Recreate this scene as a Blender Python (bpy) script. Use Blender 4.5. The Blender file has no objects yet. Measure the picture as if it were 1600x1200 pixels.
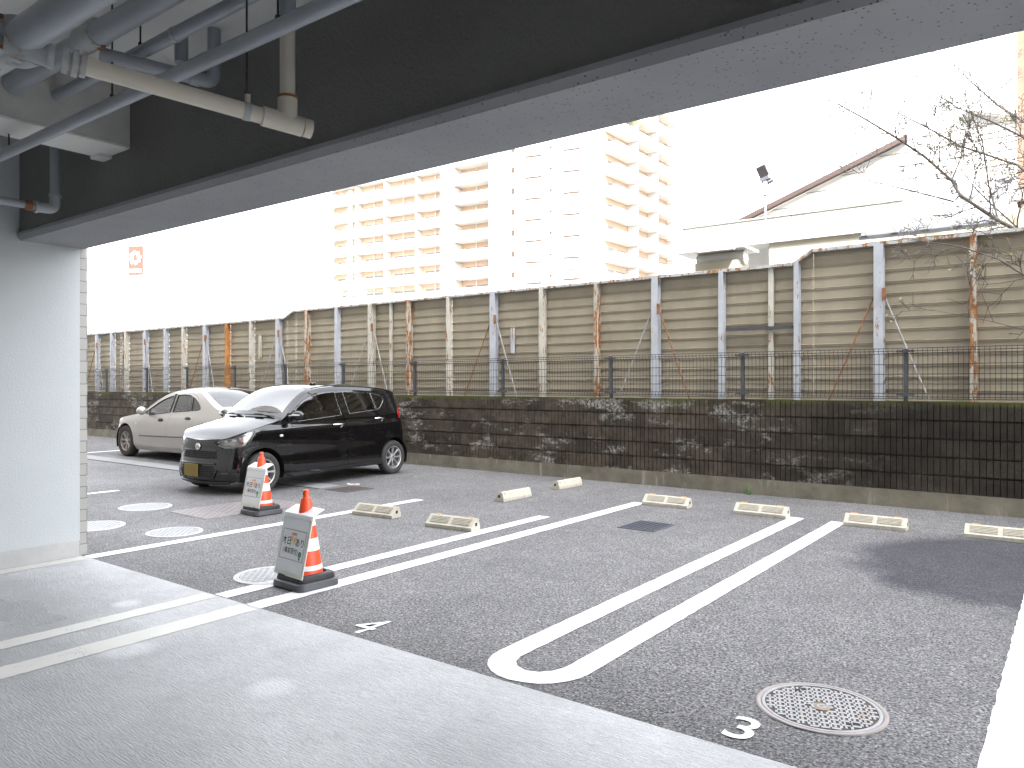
import bpy, bmesh, math, random
import numpy as np
from mathutils import Vector, Matrix, noise
from mathutils.geometry import delaunay_2d_cdt
random.seed(7)
R = math.radians
sc = bpy.context.scene
col = sc.collection

# ------------------------------------------------------------------ camera
cd = bpy.data.cameras.new("camera"); cam = bpy.data.objects.new("camera", cd); col.objects.link(cam)
cam.location = (0, 0, 1.5); cam.rotation_euler = (R(90.0), 0, R(36.92))
cd.sensor_width = 36; cd.lens = 26.64; cd.clip_start = 0.05; cd.clip_end = 2000
sc.camera = cam

# ------------------------------------------------------------------ world and sun
SUN_EL, SUN_AZ = 48.0, 143.0           # azimuth clockwise from +Y: the sun stands behind the camera, over the building
w = bpy.data.worlds.new("World"); sc.world = w; w.use_nodes = True
nt = w.node_tree; nt.nodes.clear()
wo = nt.nodes.new('ShaderNodeOutputWorld'); bg = nt.nodes.new('ShaderNodeBackground')
sky = nt.nodes.new('ShaderNodeTexSky'); sky.sky_type = 'NISHITA'; sky.sun_disc = False
sky.sun_elevation = R(SUN_EL); sky.sun_rotation = R(SUN_AZ); sky.air_density = 1.0; sky.dust_density = 4.0; sky.ozone_density = 1.0
hs = nt.nodes.new('ShaderNodeHueSaturation'); hs.inputs['Saturation'].default_value = 0.16
bg.inputs['Strength'].default_value = 0.15
nt.links.new(sky.outputs[0], hs.inputs['Color']); nt.links.new(hs.outputs[0], bg.inputs[0]); nt.links.new(bg.outputs[0], wo.inputs[0])
sd = bpy.data.lights.new("sun", 'SUN'); sun = bpy.data.objects.new("sun", sd); col.objects.link(sun)
sd.energy = 2.0; sd.angle = R(0.6); sd.color = (1.0, 0.955, 0.89)
az = R(SUN_AZ); el = R(SUN_EL)
sv = Vector((math.sin(az) * math.cos(el), math.cos(az) * math.cos(el), math.sin(el)))
sun.rotation_euler = (-sv).to_track_quat('-Z', 'Y').to_euler()
sc.view_settings.view_transform = 'Standard'; sc.view_settings.look = 'None'
sc.view_settings.exposure = 3.2; sc.view_settings.gamma = 1.0; sc.view_settings.use_curve_mapping = False
sc.cycles.max_bounces = 8; sc.cycles.diffuse_bounces = 5; sc.cycles.glossy_bounces = 4; sc.cycles.transparent_max_bounces = 8
try: sc.cycles.use_denoising = True
except Exception: pass

# ------------------------------------------------------------------ material helpers
def L(nt, a, b): nt.links.new(a, b)
class NB:
    def __init__(s, name):
        s.m = bpy.data.materials.new(name); s.m.use_nodes = True; s.nt = s.m.node_tree
        s.p = s.nt.nodes['Principled BSDF']; s.tc = s.nt.nodes.new('ShaderNodeTexCoord')
    def n(s, t, **k):
        q = s.nt.nodes.new(t)
        for a, b in k.items(): setattr(q, a, b)
        return q
    def link(s, a, b): s.nt.links.new(a, b)
    def mapping(s, scale=(1, 1, 1), src='Object', rot=(0, 0, 0), loc=(0, 0, 0)):
        q = s.n('ShaderNodeMapping'); q.inputs['Scale'].default_value = scale; q.inputs['Rotation'].default_value = rot; q.inputs['Location'].default_value = loc
        s.link(s.tc.outputs[src], q.inputs[0]); return q.outputs[0]
    def noise(s, scale, detail=3, rough=0.55, vec=None, dist=0.0):
        q = s.n('ShaderNodeTexNoise'); q.inputs['Scale'].default_value = scale; q.inputs['Detail'].default_value = detail
        q.inputs['Roughness'].default_value = rough; q.inputs['Distortion'].default_value = dist
        s.link(vec if vec is not None else s.tc.outputs['Object'], q.inputs['Vector']); return q.outputs['Fac']
    def ramp(s, fac, stops, interp='LINEAR'):
        q = s.n('ShaderNodeValToRGB'); q.color_ramp.interpolation = interp
        e = q.color_ramp.elements
        while len(e) < len(stops): e.new(0.5)
        for i, (p, c) in enumerate(stops):
            e[i].position = p; e[i].color = (c, c, c, 1) if isinstance(c, (int, float)) else (*c, 1)
        s.link(fac, q.inputs[0]); return q.outputs[0]
    def mix(s, fac, a, b, mode='MIX'):
        q = s.n('ShaderNodeMix', data_type='RGBA', blend_type=mode)
        for v, i in ((fac, 0), (a, 6), (b, 7)):
            if hasattr(v, 'is_output'): s.link(v, q.inputs[i])
            elif i == 0: q.inputs[0].default_value = v
            else: q.inputs[i].default_value = (*v, 1)
        return q.outputs[2]
    def math(s, op, a, b=0.0):
        q = s.n('ShaderNodeMath', operation=op)
        for v, i in ((a, 0), (b, 1)):
            if hasattr(v, 'is_output'): s.link(v, q.inputs[i])
            else: q.inputs[i].default_value = v
        return q.outputs[0]
    def bump(s, h, strength=0.3, dist=0.01, prev=None):
        q = s.n('ShaderNodeBump'); q.inputs['Strength'].default_value = strength; q.inputs['Distance'].default_value = dist
        s.link(h, q.inputs['Height'])
        if prev is not None: s.link(prev, q.inputs['Normal'])
        return q.outputs[0]
    def set(s, color=None, rough=None, metal=None, normal=None, **k):
        for v, nm in ((color, 'Base Color'), (rough, 'Roughness'), (metal, 'Metallic'), (normal, 'Normal')):
            if v is None: continue
            if hasattr(v, 'is_output'): s.link(v, s.p.inputs[nm])
            elif nm == 'Base Color': s.p.inputs[nm].default_value = (*v, 1)
            else: s.p.inputs[nm].default_value = v
        for a, b in k.items(): s.p.inputs[a].default_value = b
        return s.m
def sc3(c, f): return tuple(min(1, x * f) for x in c)
def pm(name, c, rough=0.6, var=0.15, scale=4, bump=0.15, bscale=60, bdist=0.004, metal=0.0, stain=None, sscale=2.0, slo=0.55, shi=0.7, svec=None, **k):
    b = NB(name)
    f = b.noise(scale, 4, 0.6)
    cc = b.mix(b.ramp(f, [(0.3, 0.0), (0.7, 1.0)]), sc3(c, 1 - var), sc3(c, 1 + var))
    if stain is not None:
        v = b.mapping(svec) if svec else None
        sf = b.ramp(b.noise(sscale, 5, 0.65, v), [(slo, 0.0), (shi, 1.0)])
        cc = b.mix(sf, cc, stain)
    rf = b.math('ADD', rough - 0.06, b.math('MULTIPLY', f, 0.12))
    nrm = b.bump(b.noise(bscale, 3, 0.6), bump, bdist) if bump else None
    return b.set(cc, rf, metal, nrm, **k)

M = {}
# ---- asphalt
def make_asphalt():
    b = NB('asphalt')
    v = b.n('ShaderNodeTexVoronoi'); v.inputs['Scale'].default_value = 120; b.link(b.tc.outputs['Object'], v.inputs['Vector'])
    v2 = b.n('ShaderNodeTexVoronoi'); v2.inputs['Scale'].default_value = 48; b.link(b.tc.outputs['Object'], v2.inputs['Vector'])
    grain = b.ramp(v.outputs['Color'], [(0.0, (0.05, 0.05, 0.053)), (0.5, (0.18, 0.178, 0.184)), (0.82, (0.30, 0.297, 0.302)), (1.0, (0.50, 0.49, 0.48))])
    pits = b.ramp(b.noise(60, 2, 0.5), [(0.36, 0.25), (0.5, 1.0)])
    base = b.mix(1.0, grain, pits, 'MULTIPLY')
    patch = b.ramp(b.noise(0.55, 5, 0.6), [(0.3, (0.82, 0.81, 0.82)), (0.7, (1.20, 1.19, 1.17))])
    base = b.mix(1.0, base, patch, 'MULTIPLY')
    fine = b.ramp(b.noise(6, 4, 0.6), [(0.3, 0.86), (0.7, 1.1)])
    base = b.mix(1.0, base, fine, 'MULTIPLY')
    # soft shade in front of the right-hand stops, painted into the asphalt colour
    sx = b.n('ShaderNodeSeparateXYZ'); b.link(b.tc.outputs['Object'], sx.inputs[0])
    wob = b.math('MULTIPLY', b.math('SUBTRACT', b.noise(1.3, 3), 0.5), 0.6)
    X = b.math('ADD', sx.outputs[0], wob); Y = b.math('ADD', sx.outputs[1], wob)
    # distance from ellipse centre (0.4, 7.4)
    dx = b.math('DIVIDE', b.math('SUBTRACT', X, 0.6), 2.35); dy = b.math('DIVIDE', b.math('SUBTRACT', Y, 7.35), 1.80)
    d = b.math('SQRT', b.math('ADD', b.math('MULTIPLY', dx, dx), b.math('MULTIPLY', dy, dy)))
    damp_or_shade = b.ramp(d, [(0.86, 1.0), (1.0, 0.0)])
    base = b.mix(b.math('MULTIPLY', damp_or_shade, 0.92), base, b.mix(1.0, base, (0.25, 0.255, 0.31), 'MULTIPLY'))
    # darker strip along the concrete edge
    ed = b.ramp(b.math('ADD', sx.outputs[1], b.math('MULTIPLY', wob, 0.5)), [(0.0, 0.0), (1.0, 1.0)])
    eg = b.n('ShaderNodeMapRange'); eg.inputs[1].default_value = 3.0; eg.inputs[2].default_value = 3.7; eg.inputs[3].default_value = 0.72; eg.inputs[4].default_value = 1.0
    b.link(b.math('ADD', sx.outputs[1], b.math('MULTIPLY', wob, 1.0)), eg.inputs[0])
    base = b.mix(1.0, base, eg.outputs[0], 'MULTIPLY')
    h = b.math('ADD', v.outputs['Distance'], b.math('MULTIPLY', v2.outputs['Distance'], 1.2))
    n1 = b.bump(h, 0.55, 0.006)
    rough = b.ramp(b.noise(0.8, 4), [(0.35, 0.62), (0.65, 0.85)])
    return b.set(base, rough, 0, n1)
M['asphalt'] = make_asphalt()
# ---- broomed concrete floor, damp in places
def make_floor():
    b = NB('broomed_concrete')
    vec = b.mapping((2.6, 24, 1), rot=(0, 0, R(3)))
    st = b.noise(3.2, 5, 0.65, vec, 0.4)
    vec2 = b.mapping((7, 48, 1), rot=(0, 0, R(3)))
    st2 = b.noise(3.0, 4, 0.7, vec2)
    cl = b.noise(0.9, 5, 0.6)
    fine = b.noise(130, 3, 0.6)
    c = b.mix(b.ramp(cl, [(0.3, 0.0), (0.7, 1.0)]), (0.44, 0.445, 0.45), (0.68, 0.685, 0.69))
    c = b.mix(1.0, c, b.ramp(st, [(0.35, 0.86), (0.6, 1.05)]), 'MULTIPLY')
    c = b.mix(1.0, c, b.ramp(fine, [(0.3, 0.82), (0.7, 1.1)]), 'MULTIPLY')
    # damp dark patch near the wall and along the lane
    sx = b.n('ShaderNodeSeparateXYZ'); b.link(b.tc.outputs['Object'], sx.inputs[0])
    wob = b.math('MULTIPLY', b.math('SUBTRACT', b.noise(1.6, 4), 0.5), 1.6)
    def blob(cx, cy, rx, ry, lo, hi):
        dx = b.math('DIVIDE', b.math('SUBTRACT', b.math('ADD', sx.outputs[0], wob), cx), rx)
        dy = b.math('DIVIDE', b.math('SUBTRACT', b.math('ADD', sx.outputs[1], b.math('MULTIPLY', wob, .5)), cy), ry)
        d = b.math('SQRT', b.math('ADD', b.math('MULTIPLY', dx, dx), b.math('MULTIPLY', dy, dy)))
        return b.ramp(d, [(lo, 1.0), (hi, 0.0)])
    damp_or_shade = b.math('MAXIMUM', blob(-5.6, 2.0, 1.6, .6, .2, 1.3), b.math('MULTIPLY', blob(-3.4, 1.6, 1.1, .5, .3, 1.2), 0.6))
    c = b.mix(b.math('MULTIPLY', damp_or_shade, 0.5), c, (0.17, 0.178, 0.18))
    def spot(cx, cy, r):
        dx = b.math('SUBTRACT', sx.outputs[0], cx); dy = b.math('SUBTRACT', sx.outputs[1], cy)
        d = b.math('SQRT', b.math('ADD', b.math('MULTIPLY', dx, dx), b.math('MULTIPLY', dy, dy)))
        return b.ramp(d, [(r * .5, 1.0), (r * 1.1, 0.0)])
    sp = b.math('MAXIMUM', spot(-4.30, 2.11, .17), b.math('MAXIMUM', spot(-3.19, 2.27, .13), spot(-5.2, 2.55, .1)))
    c = b.mix(b.math('MULTIPLY', sp, 0.5), c, (0.86, 0.87, 0.88))
    n1 = b.bump(st2, 0.9, 0.012); n1 = b.bump(fine, 0.4, 0.004, n1); n1 = b.bump(b.noise(14, 3), 0.12, 0.006, n1)
    rough = b.mix(damp_or_shade, b.ramp(cl, [(0.3, 0.68), (0.7, 0.52)]), (0.24, 0.24, 0.24))
    return b.set(c, rough, 0, n1)
M['floor'] = make_floor()
# ---- road paint
def make_paint(name, c, wear):
    b = NB(name)
    f = b.noise(110, 3, 0.7); g = b.noise(5, 5, 0.65)
    k = b.math('ADD', b.math('MULTIPLY', f, 0.6), b.math('MULTIPLY', g, 0.4))
    cc = b.mix(b.ramp(k, [(wear - 0.04, 1.0), (wear, 0.0)]), c, (0.22, 0.22, 0.22))
    cc = b.mix(1.0, cc, b.ramp(b.noise(1.2, 4), [(0.3, 0.86), (0.6, 1.0)]), 'MULTIPLY')
    return b.set(cc, 0.55, 0, b.bump(f, 0.35, 0.004))
M['paint'] = make_paint('white_road_paint', (0.82, 0.82, 0.81), 0.36)
M['paint_dirty'] = make_paint('cream_worn_paint', (0.66, 0.645, 0.60), 0.41)
M['paint_worn'] = make_paint('patchy_white_paint', (0.80, 0.80, 0.78), 0.46)
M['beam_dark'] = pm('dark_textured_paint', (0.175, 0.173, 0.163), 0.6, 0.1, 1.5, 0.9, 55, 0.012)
def make_soffit():
    b = NB('pitted_concrete_soffit')
    v = b.n('ShaderNodeTexVoronoi'); v.inputs['Scale'].default_value = 62; b.link(b.mapping((0.8, 1, 1)), v.inputs['Vector'])
    sel = b.ramp(v.outputs['Color'], [(0.34, 1.0), (0.36, 0.0)])
    pit = b.math('MULTIPLY', b.ramp(v.outputs['Distance'], [(0.12, 1.0), (0.26, 0.0)]), sel)
    c = b.mix(b.ramp(b.noise(1.2, 5), [(0.3, 0.0), (0.7, 1.0)]), (0.28, 0.285, 0.30), (0.34, 0.345, 0.355))
    c = b.mix(pit, c, (0.06, 0.06, 0.06))
    nb = b.bump(b.noise(45, 4, 0.6), 0.35, 0.006); nb = b.bump(b.math('SUBTRACT', 1.0, pit), 0.6, 0.006, nb)
    return b.set(c, 0.75, 0, nb)
M['soffit'] = make_soffit()
M['stucco'] = pm('pale_blue_grey_stucco', (0.56, 0.59, 0.60), 0.8, 0.03, 1.3, 0.6, 85, 0.006)
M['plinth'] = pm('smooth_mortar_plinth', (0.50, 0.50, 0.49), 0.7, 0.12, 3, 0.25, 40, stain=(0.30, 0.30, 0.29), sscale=3, slo=.58, shi=.75)
M['ceiling'] = pm('painted_ceiling', (0.74, 0.73, 0.71), 0.8, 0.06, 2, 0.35, 90, 0.004)
M['crossbeam'] = pm('textured_beige_beam', (0.62, 0.61, 0.58), 0.8, 0.10, 6, 0.5, 60, 0.006)
M['crosssoffit'] = pm('smooth_white_soffit', (0.78, 0.77, 0.74), 0.7, 0.05, 2, 0.15, 60)
def make_tile():
    b = NB('beige_wall_tile')
    br = b.n('ShaderNodeTexBrick'); br.offset = 0.5
    br.inputs['Scale'].default_value = 1.0; br.inputs['Brick Width'].default_value = 0.23; br.inputs['Row Height'].default_value = 0.10
    br.inputs['Mortar Size'].default_value = 0.004; br.inputs['Color1'].default_value = (0.44, 0.43, 0.405, 1); br.inputs['Color2'].default_value = (0.39, 0.382, 0.36, 1); br.inputs['Mortar'].default_value = (0.2, 0.2, 0.19, 1)
    sp = b.n('ShaderNodeSeparateXYZ'); b.link(b.tc.outputs['Object'], sp.inputs[0]); cb = b.n('ShaderNodeCombineXYZ')
    b.link(b.math('ADD', sp.outputs[0], sp.outputs[1]), cb.inputs[0]); b.link(sp.outputs[2], cb.inputs[1]); b.link(cb.outputs[0], br.inputs['Vector'])
    return b.set(br.outputs['Color'], 0.6, 0, b.bump(b.math('SUBTRACT', 1.0, br.outputs['Fac']), 0.5, 0.004))
M['tile'] = make_tile()
M['pipe_grey'] = pm('blue_grey_pipe_paint', (0.33, 0.355, 0.39), 0.33, 0.10, 3, 0.08, 25, stain=(0.18, 0.18, 0.18), sscale=6, slo=.66, shi=.75)
M['pipe_cream'] = pm('cream_pipe', (0.66, 0.61, 0.52), 0.42, 0.07, 3, 0.08, 25, stain=(0.33, 0.28, 0.21), sscale=4, slo=.62, shi=.8)
M['coupling'] = pm('cast_coupling', (0.40, 0.42, 0.43), 0.5, 0.15, 8, 0.3, 60, stain=(0.26, 0.17, 0.10), sscale=9, slo=.60, shi=.72)
M['rust'] = pm('rusty_steel', (0.26, 0.12, 0.055), 0.85, 0.35, 14, 0.5, 80)
M['rod'] = pm('dark_steel_rod', (0.07, 0.065, 0.06), 0.6, 0.2, 20, 0.2, 100, metal=0.4)
# ---- block wall
def make_block():
    b = NB('mossy_ribbed_block')
    sp = b.n('ShaderNodeSeparateXYZ'); b.link(b.tc.outputs['Object'], sp.inputs[0]); cb = b.n('ShaderNodeCombineXYZ')
    b.link(sp.outputs[0], cb.inputs[0]); b.link(sp.outputs[2], cb.inputs[1])
    mp = b.n('ShaderNodeMapping'); mp.inputs['Location'].default_value = (0, -0.215, 0); b.link(cb.outputs[0], mp.inputs[0])
    br = b.n('ShaderNodeTexBrick'); br.offset = 0.5; br.inputs['Scale'].default_value = 1
    br.inputs['Brick Width'].default_value = 0.40; br.inputs['Row Height'].default_value = 0.215; br.inputs['Mortar Size'].default_value = 0.004
    br.inputs['Color1'].default_value = (0.62, 0.58, 0.53, 1); br.inputs['Color2'].default_value = (1.3, 1.25, 1.18, 1); br.inputs['Mortar'].default_value = (0.35, 0.34, 0.3, 1)
    br.inputs['Bias'].default_value = -0.15
    b.link(mp.outputs[0], br.inputs['Vector'])
    base = b.mix(b.ramp(b.noise(5, 5, 0.7), [(0.32, 0.0), (0.68, 1.0)]), (0.034, 0.027, 0.019), (0.105, 0.088, 0.070))
    pale = b.ramp(b.noise(2.2, 6, 0.72, b.mapping((0.7, 1, 1.8))), [(0.53, 0.0), (0.60, 1.0)])
    pale = b.math('MULTIPLY', pale, b.ramp(b.noise(28, 4, 0.75), [(0.42, 0.0), (0.58, 1.0)]))
    # lighter courses keep out of the right-hand end, which has shade painted into its colour
    fade = b.n('ShaderNodeMapRange'); fade.inputs[1].default_value = -3.2; fade.inputs[2].default_value = -1.2; fade.inputs[3].default_value = 1.0; fade.inputs[4].default_value = 0.12
    b.link(sp.outputs[0], fade.inputs[0])
    base = b.mix(1.0, base, br.outputs['Color'], 'MULTIPLY')
    base = b.mix(b.math('MULTIPLY', b.math('MULTIPLY', pale, fade.outputs[0]), 0.95), base, (0.36, 0.35, 0.32))
    drk = b.n('ShaderNodeMapRange'); drk.inputs[1].default_value = -3.4; drk.inputs[2].default_value = -1.6; drk.inputs[3].default_value = 1.0; drk.inputs[4].default_value = 0.45
    b.link(b.math('ADD', sp.outputs[0], b.noise(1.5, 3)), drk.inputs[0])
    base = b.mix(1.0, base, drk.outputs[0], 'MULTIPLY')
    # moss at the coping
    mz = b.n('ShaderNodeMapRange'); mz.inputs[1].default_value = 1.22; mz.inputs[2].default_value = 1.275; b.link(b.math('ADD', sp.outputs[2], b.math('MULTIPLY', b.math('SUBTRACT', b.noise(9, 4), 0.5), 0.09)), mz.inputs[0])
    base = b.mix(b.math('MULTIPLY', mz.outputs[0], b.ramp(b.noise(1.1, 3), [(0.42, 0.15), (0.55, 1.0)])), base, (0.075, 0.085, 0.018))
    nb = b.bump(b.noise(55, 5, 0.7), 0.8, 0.012)
    return b.set(base, 0.92, 0, nb)
M['block'] = make_block()
M['footing'] = pm('stained_concrete_footing', (0.19, 0.175, 0.135), 0.9, 0.35, 3, 0.5, 40, stain=(0.34, 0.33, 0.29), sscale=3.2, slo=.60, shi=.70, svec=(1.6, 1, 0.25))
# ---- sheet fence
def make_sheet():
    b = NB('khaki_steel_sheet')
    f = b.noise(1.6, 4, 0.6)
    c = b.mix(b.ramp(f, [(0.3, 0.0), (0.7, 1.0)]), (0.33, 0.290, 0.218), (0.40, 0.353, 0.268))
    v = b.mapping((7, 1, 0.35))
    st = b.ramp(b.noise(2.2, 5, 0.65, v), [(0.66, 0.0), (0.80, 1.0)])
    c = b.mix(b.math('MULTIPLY', st, 0.45), c, (0.30, 0.19, 0.09))
    st2 = b.ramp(b.noise(1.0, 4, 0.65, b.mapping((3, 1, 0.8))), [(0.5, 0.0), (0.75, 1.0)])
    c = b.mix(b.math('MULTIPLY', st2, 0.25), c, (0.15, 0.135, 0.11))
    return b.set(c, 0.55, 0, b.bump(b.noise(6, 2), 0.05, 0.01))
M['sheet'] = make_sheet()
def make_post(name, base, amount):
    b = NB(name)
    c = b.mix(b.ramp(b.noise(3, 4), [(0.3, 0.0), (0.7, 1.0)]), sc3(base, 0.85), sc3(base, 1.1))
    k = b.noise(4.5, 6, 0.72, b.mapping((3.5, 3.5, 0.8)))
    hi = b.ramp(k, [(amount, 0.0), (amount + 0.05, 1.0)])
    rc = b.mix(b.ramp(b.noise(22, 4), [(0.35, 0.0), (0.65, 1.0)]), (0.19, 0.075, 0.03), (0.42, 0.21, 0.08))
    return b.set(b.mix(hi, c, rc), b.mix(hi, (0.5, 0.5, 0.5), (0.9, 0.9, 0.9)), 0, b.bump(hi, 0.3, 0.003))
M['post_blue'] = make_post('blue_grey_post_paint', (0.49, 0.515, 0.56), 0.60)
M['post_cream'] = make_post('cream_post_paint', (0.56, 0.54, 0.48), 0.56)
M['post_rust'] = make_post('rusted_post_paint', (0.50, 0.48, 0.42), 0.47)
M['post_orange'] = pm('orange_rusted_post', (0.46, 0.22, 0.07), 0.9, 0.3, 6, 0.4, 60, stain=(0.30, 0.12, 0.04), sscale=5)
M['rail'] = make_post('rusty_top_rail', (0.52, 0.53, 0.53), 0.52)
M['mesh'] = pm('dark_brown_fence_wire', (0.035, 0.033, 0.035), 0.6, 0.1, 8, 0.0)
M['meshpost'] = pm('dark_grey_fence_post', (0.075, 0.08, 0.09), 0.5, 0.1, 8, 0.0)
# ---- small things
M['stop'] = pm('cream_concrete', (0.56, 0.53, 0.45), 0.85, 0.10, 8, 0.5, 120, 0.003, stain=(0.36, 0.33, 0.27), sscale=7, slo=.56, shi=.72)
M['amber'] = pm('amber_reflector', (0.80, 0.38, 0.03), 0.3, 0.1, 30, 0.1, 150)
M['slot'] = pm('dark_hole', (0.03, 0.03, 0.03), 0.9, 0.2, 10, 0)
M['iron'] = pm('worn_cast_iron', (0.38, 0.38, 0.39), 0.5, 0.15, 12, 0.3, 150, 0.002, stain=(0.34, 0.28, 0.24), sscale=8)
M['iron_dark'] = pm('dirty_iron_recess', (0.10, 0.08, 0.066), 0.9, 0.4, 25, 0.5, 100)
M['iron_pale'] = pm('pale_grey_cast_iron', (0.52, 0.53, 0.54), 0.45, 0.08, 10, 0.3, 150, 0.002)
M['iron_pale2'] = pm('pale_grey_iron_recess', (0.30, 0.30, 0.30), 0.6, 0.2, 20, 0.3, 100)
M['rim_iron'] = pm('rusty_ring', (0.36, 0.32, 0.305), 0.6, 0.15, 9, 0.3, 120)
M['bronze'] = pm('brown_badge', (0.26, 0.20, 0.14), 0.5, 0.2, 20, 0.2, 100)
M['grate'] = pm('blue_grey_grating', (0.12, 0.13, 0.16), 0.5, 0.2, 20, 0.2, 80)
M['grate_rust'] = pm('brown_grating', (0.15, 0.125, 0.12), 0.6, 0.2, 20, 0.2, 80)
M['pinkplate'] = pm('pinkish_chequer_plate', (0.27, 0.235, 0.235), 0.5, 0.2, 8, 0.3, 100)
M['gutter'] = pm('pale_concrete_gutter', (0.27, 0.275, 0.28), 0.7, 0.15, 3, 0.4, 60)
M['cone_red'] = pm('orange_red_cone_plastic', (0.82, 0.085, 0.025), 0.38, 0.06, 10, 0.05, 60)
M['cone_white'] = pm('white_reflective_sleeve', (0.85, 0.85, 0.85), 0.35, 0.05, 10, 0.0)
M['rubber'] = pm('black_rubber', (0.028, 0.028, 0.030), 0.55, 0.2, 10, 0.3, 90, 0.003)
M['rubber_grey'] = pm('faded_black_rubber', (0.075, 0.078, 0.085), 0.42, 0.2, 6, 0.3, 90, 0.003)
M['board_white'] = pm('white_plastic_board', (0.80, 0.80, 0.80), 0.4, 0.03, 5, 0.0)
M['board_grey'] = pm('milky_clear_pocket', (0.78, 0.79, 0.80), 0.22, 0.04, 4, 0.05, 8)
M['board_frame'] = pm('yellowed_frame_plastic', (0.66, 0.66, 0.58), 0.4, 0.05, 5, 0.0)
M['paper'] = pm('printed_paper', (0.76, 0.765, 0.775), 0.5, 0.02, 5, 0.0)
M['ink'] = pm('black_ink', (0.045, 0.045, 0.045), 0.6, 0.1, 5, 0)
M['ink_yellow'] = pm('yellow_orange_ink', (0.75, 0.46, 0.04), 0.6, 0.05, 5, 0)
M['ink_red'] = pm('red_ink', (0.70, 0.16, 0.13), 0.6, 0.05, 5, 0)
M['ink_green'] = pm('green_ink', (0.07, 0.33, 0.15), 0.6, 0.05, 5, 0)
M['leaf'] = pm('fresh_green_leaf', (0.07, 0.20, 0.05), 0.5, 0.3, 20, 0)
M['far_slit'] = pm('dark_far_opening', (0.045, 0.030, 0.024), 0.9, 0.05, 1, 0)
M['joint'] = pm('shadow_gap_joint', (0.13, 0.125, 0.12), 0.8, 0.1, 1, 0)
M['bud'] = pm('yellow_green_bud', (0.50, 0.50, 0.20), 0.5, 0.2, 20, 0)
M['bark'] = pm('brown_bark', (0.135, 0.118, 0.105), 0.85, 0.3, 20, 0.4, 90)
# ---- cars
def make_carpaint(name, c, metal, rough=0.28, flake=0.0):
    b = NB(name)
    cc = b.mix(b.ramp(b.noise(1.5, 4), [(0.3, 0.0), (0.7, 1.0)]), sc3(c, 0.94), sc3(c, 1.04))
    dust = b.ramp(b.noise(3, 5, 0.7), [(0.35, 0.03), (0.7, 0.10)])
    b.set(cc, b.math('ADD', rough, dust), metal); b.p.inputs['Specular IOR Level'].default_value = 0.15 if metal else 0.0
    b.p.inputs['Coat Weight'].default_value = 1.0; b.p.inputs['Coat Roughness'].default_value = 0.03; b.p.inputs['Coat IOR'].default_value = 1.8
    return b.m
M['black_paint'] = make_carpaint('black_car_paint', (0.003, 0.003, 0.004), 0.0, 0.3)
M['silver_paint'] = make_carpaint('champagne_silver_paint', (0.43, 0.395, 0.365), 0.35, 0.33)
def make_glass(name, tint, ior=1.55):
    m = bpy.data.materials.new(name); m.use_nodes = True; t = m.node_tree; t.nodes.clear()
    o = t.nodes.new('ShaderNodeOutputMaterial'); tr = t.nodes.new('ShaderNodeBsdfTransparent'); tr.inputs[0].default_value = (*tint, 1)
    g = t.nodes.new('ShaderNodeBsdfGlossy'); g.inputs['Roughness'].default_value = 0.01; g.inputs[0].default_value = (1, 1, 1, 1)
    f = t.nodes.new('ShaderNodeFresnel'); f.inputs[0].default_value = ior
    x = t.nodes.new('ShaderNodeMixShader'); t.links.new(f.outputs[0], x.inputs[0]); t.links.new(tr.outputs[0], x.inputs[1]); t.links.new(g.outputs[0], x.inputs[2]); t.links.new(x.outputs[0], o.inputs[0])
    return m
M['glass_dark'] = make_glass('privacy_glass', (0.05, 0.055, 0.05), 1.9)
M['glass_mid'] = make_glass('tinted_side_glass', (0.30, 0.34, 0.31), 1.9)
M['glass_clear'] = make_glass('clear_windscreen_glass', (0.62, 0.70, 0.68), 2.3)
M['glass_screen'] = make_glass('sky_reflecting_windscreen_glass', (0.5, 0.55, 0.55), 3.0)
M['glass_lamp'] = make_glass('clear_lamp_cover', (0.92, 0.92, 0.92))
M['chrome'] = pm('bright_chrome', (0.80, 0.80, 0.80), 0.12, 0.03, 10, 0, metal=1.0)
M['alloy'] = pm('silver_alloy_rim', (0.62, 0.62, 0.63), 0.3, 0.05, 10, 0, metal=0.75)
M['alloy_dull'] = pm('dusty_alloy_rim', (0.40, 0.36, 0.33), 0.45, 0.12, 10, 0, metal=0.6)
M['tyre'] = pm('tyre_rubber', (0.045, 0.043, 0.042), 0.75, 0.2, 20, 0.3, 120)
M['tyre_dusty'] = pm('dusty_tyre_rubber', (0.05, 0.04, 0.035), 0.85, 0.3, 14, 0.3, 120)
M['trim'] = pm('black_plastic_trim', (0.018, 0.018, 0.019), 0.45, 0.1, 20, 0.1, 100)
M['liner'] = pm('matt_black_liner', (0.006, 0.006, 0.006), 0.95, 0.1, 10, 0)
M['seat'] = pm('dark_seat_cloth', (0.05, 0.05, 0.052), 0.9, 0.2, 12, 0.2, 100)
M['seat_pale'] = pm('grey_seat_cloth', (0.16, 0.155, 0.145), 0.9, 0.2, 12, 0.2, 100)
M['plate'] = pm('dull_gold_plate', (0.23, 0.165, 0.03), 0.5, 0.05, 4, 0.05, 60)
M['lamp_red'] = pm('red_lamp_lens', (0.45, 0.02, 0.02), 0.15, 0.1, 10, 0)
M['lamp_orange'] = pm('orange_lamp_lens', (0.75, 0.20, 0.06), 0.2, 0.1, 10, 0)
M['lamp_white'] = pm('white_lamp_lens', (0.85, 0.85, 0.83), 0.2, 0.05, 10, 0)
M['frame_glint'] = pm('sky_glint_metal', (0.45, 0.46, 0.48), 0.25, 0.05, 10, 0, metal=0.8)
M['strip'] = pm('dark_rubbing_strip', (0.06, 0.055, 0.055), 0.5, 0.1, 10, 0)
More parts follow.
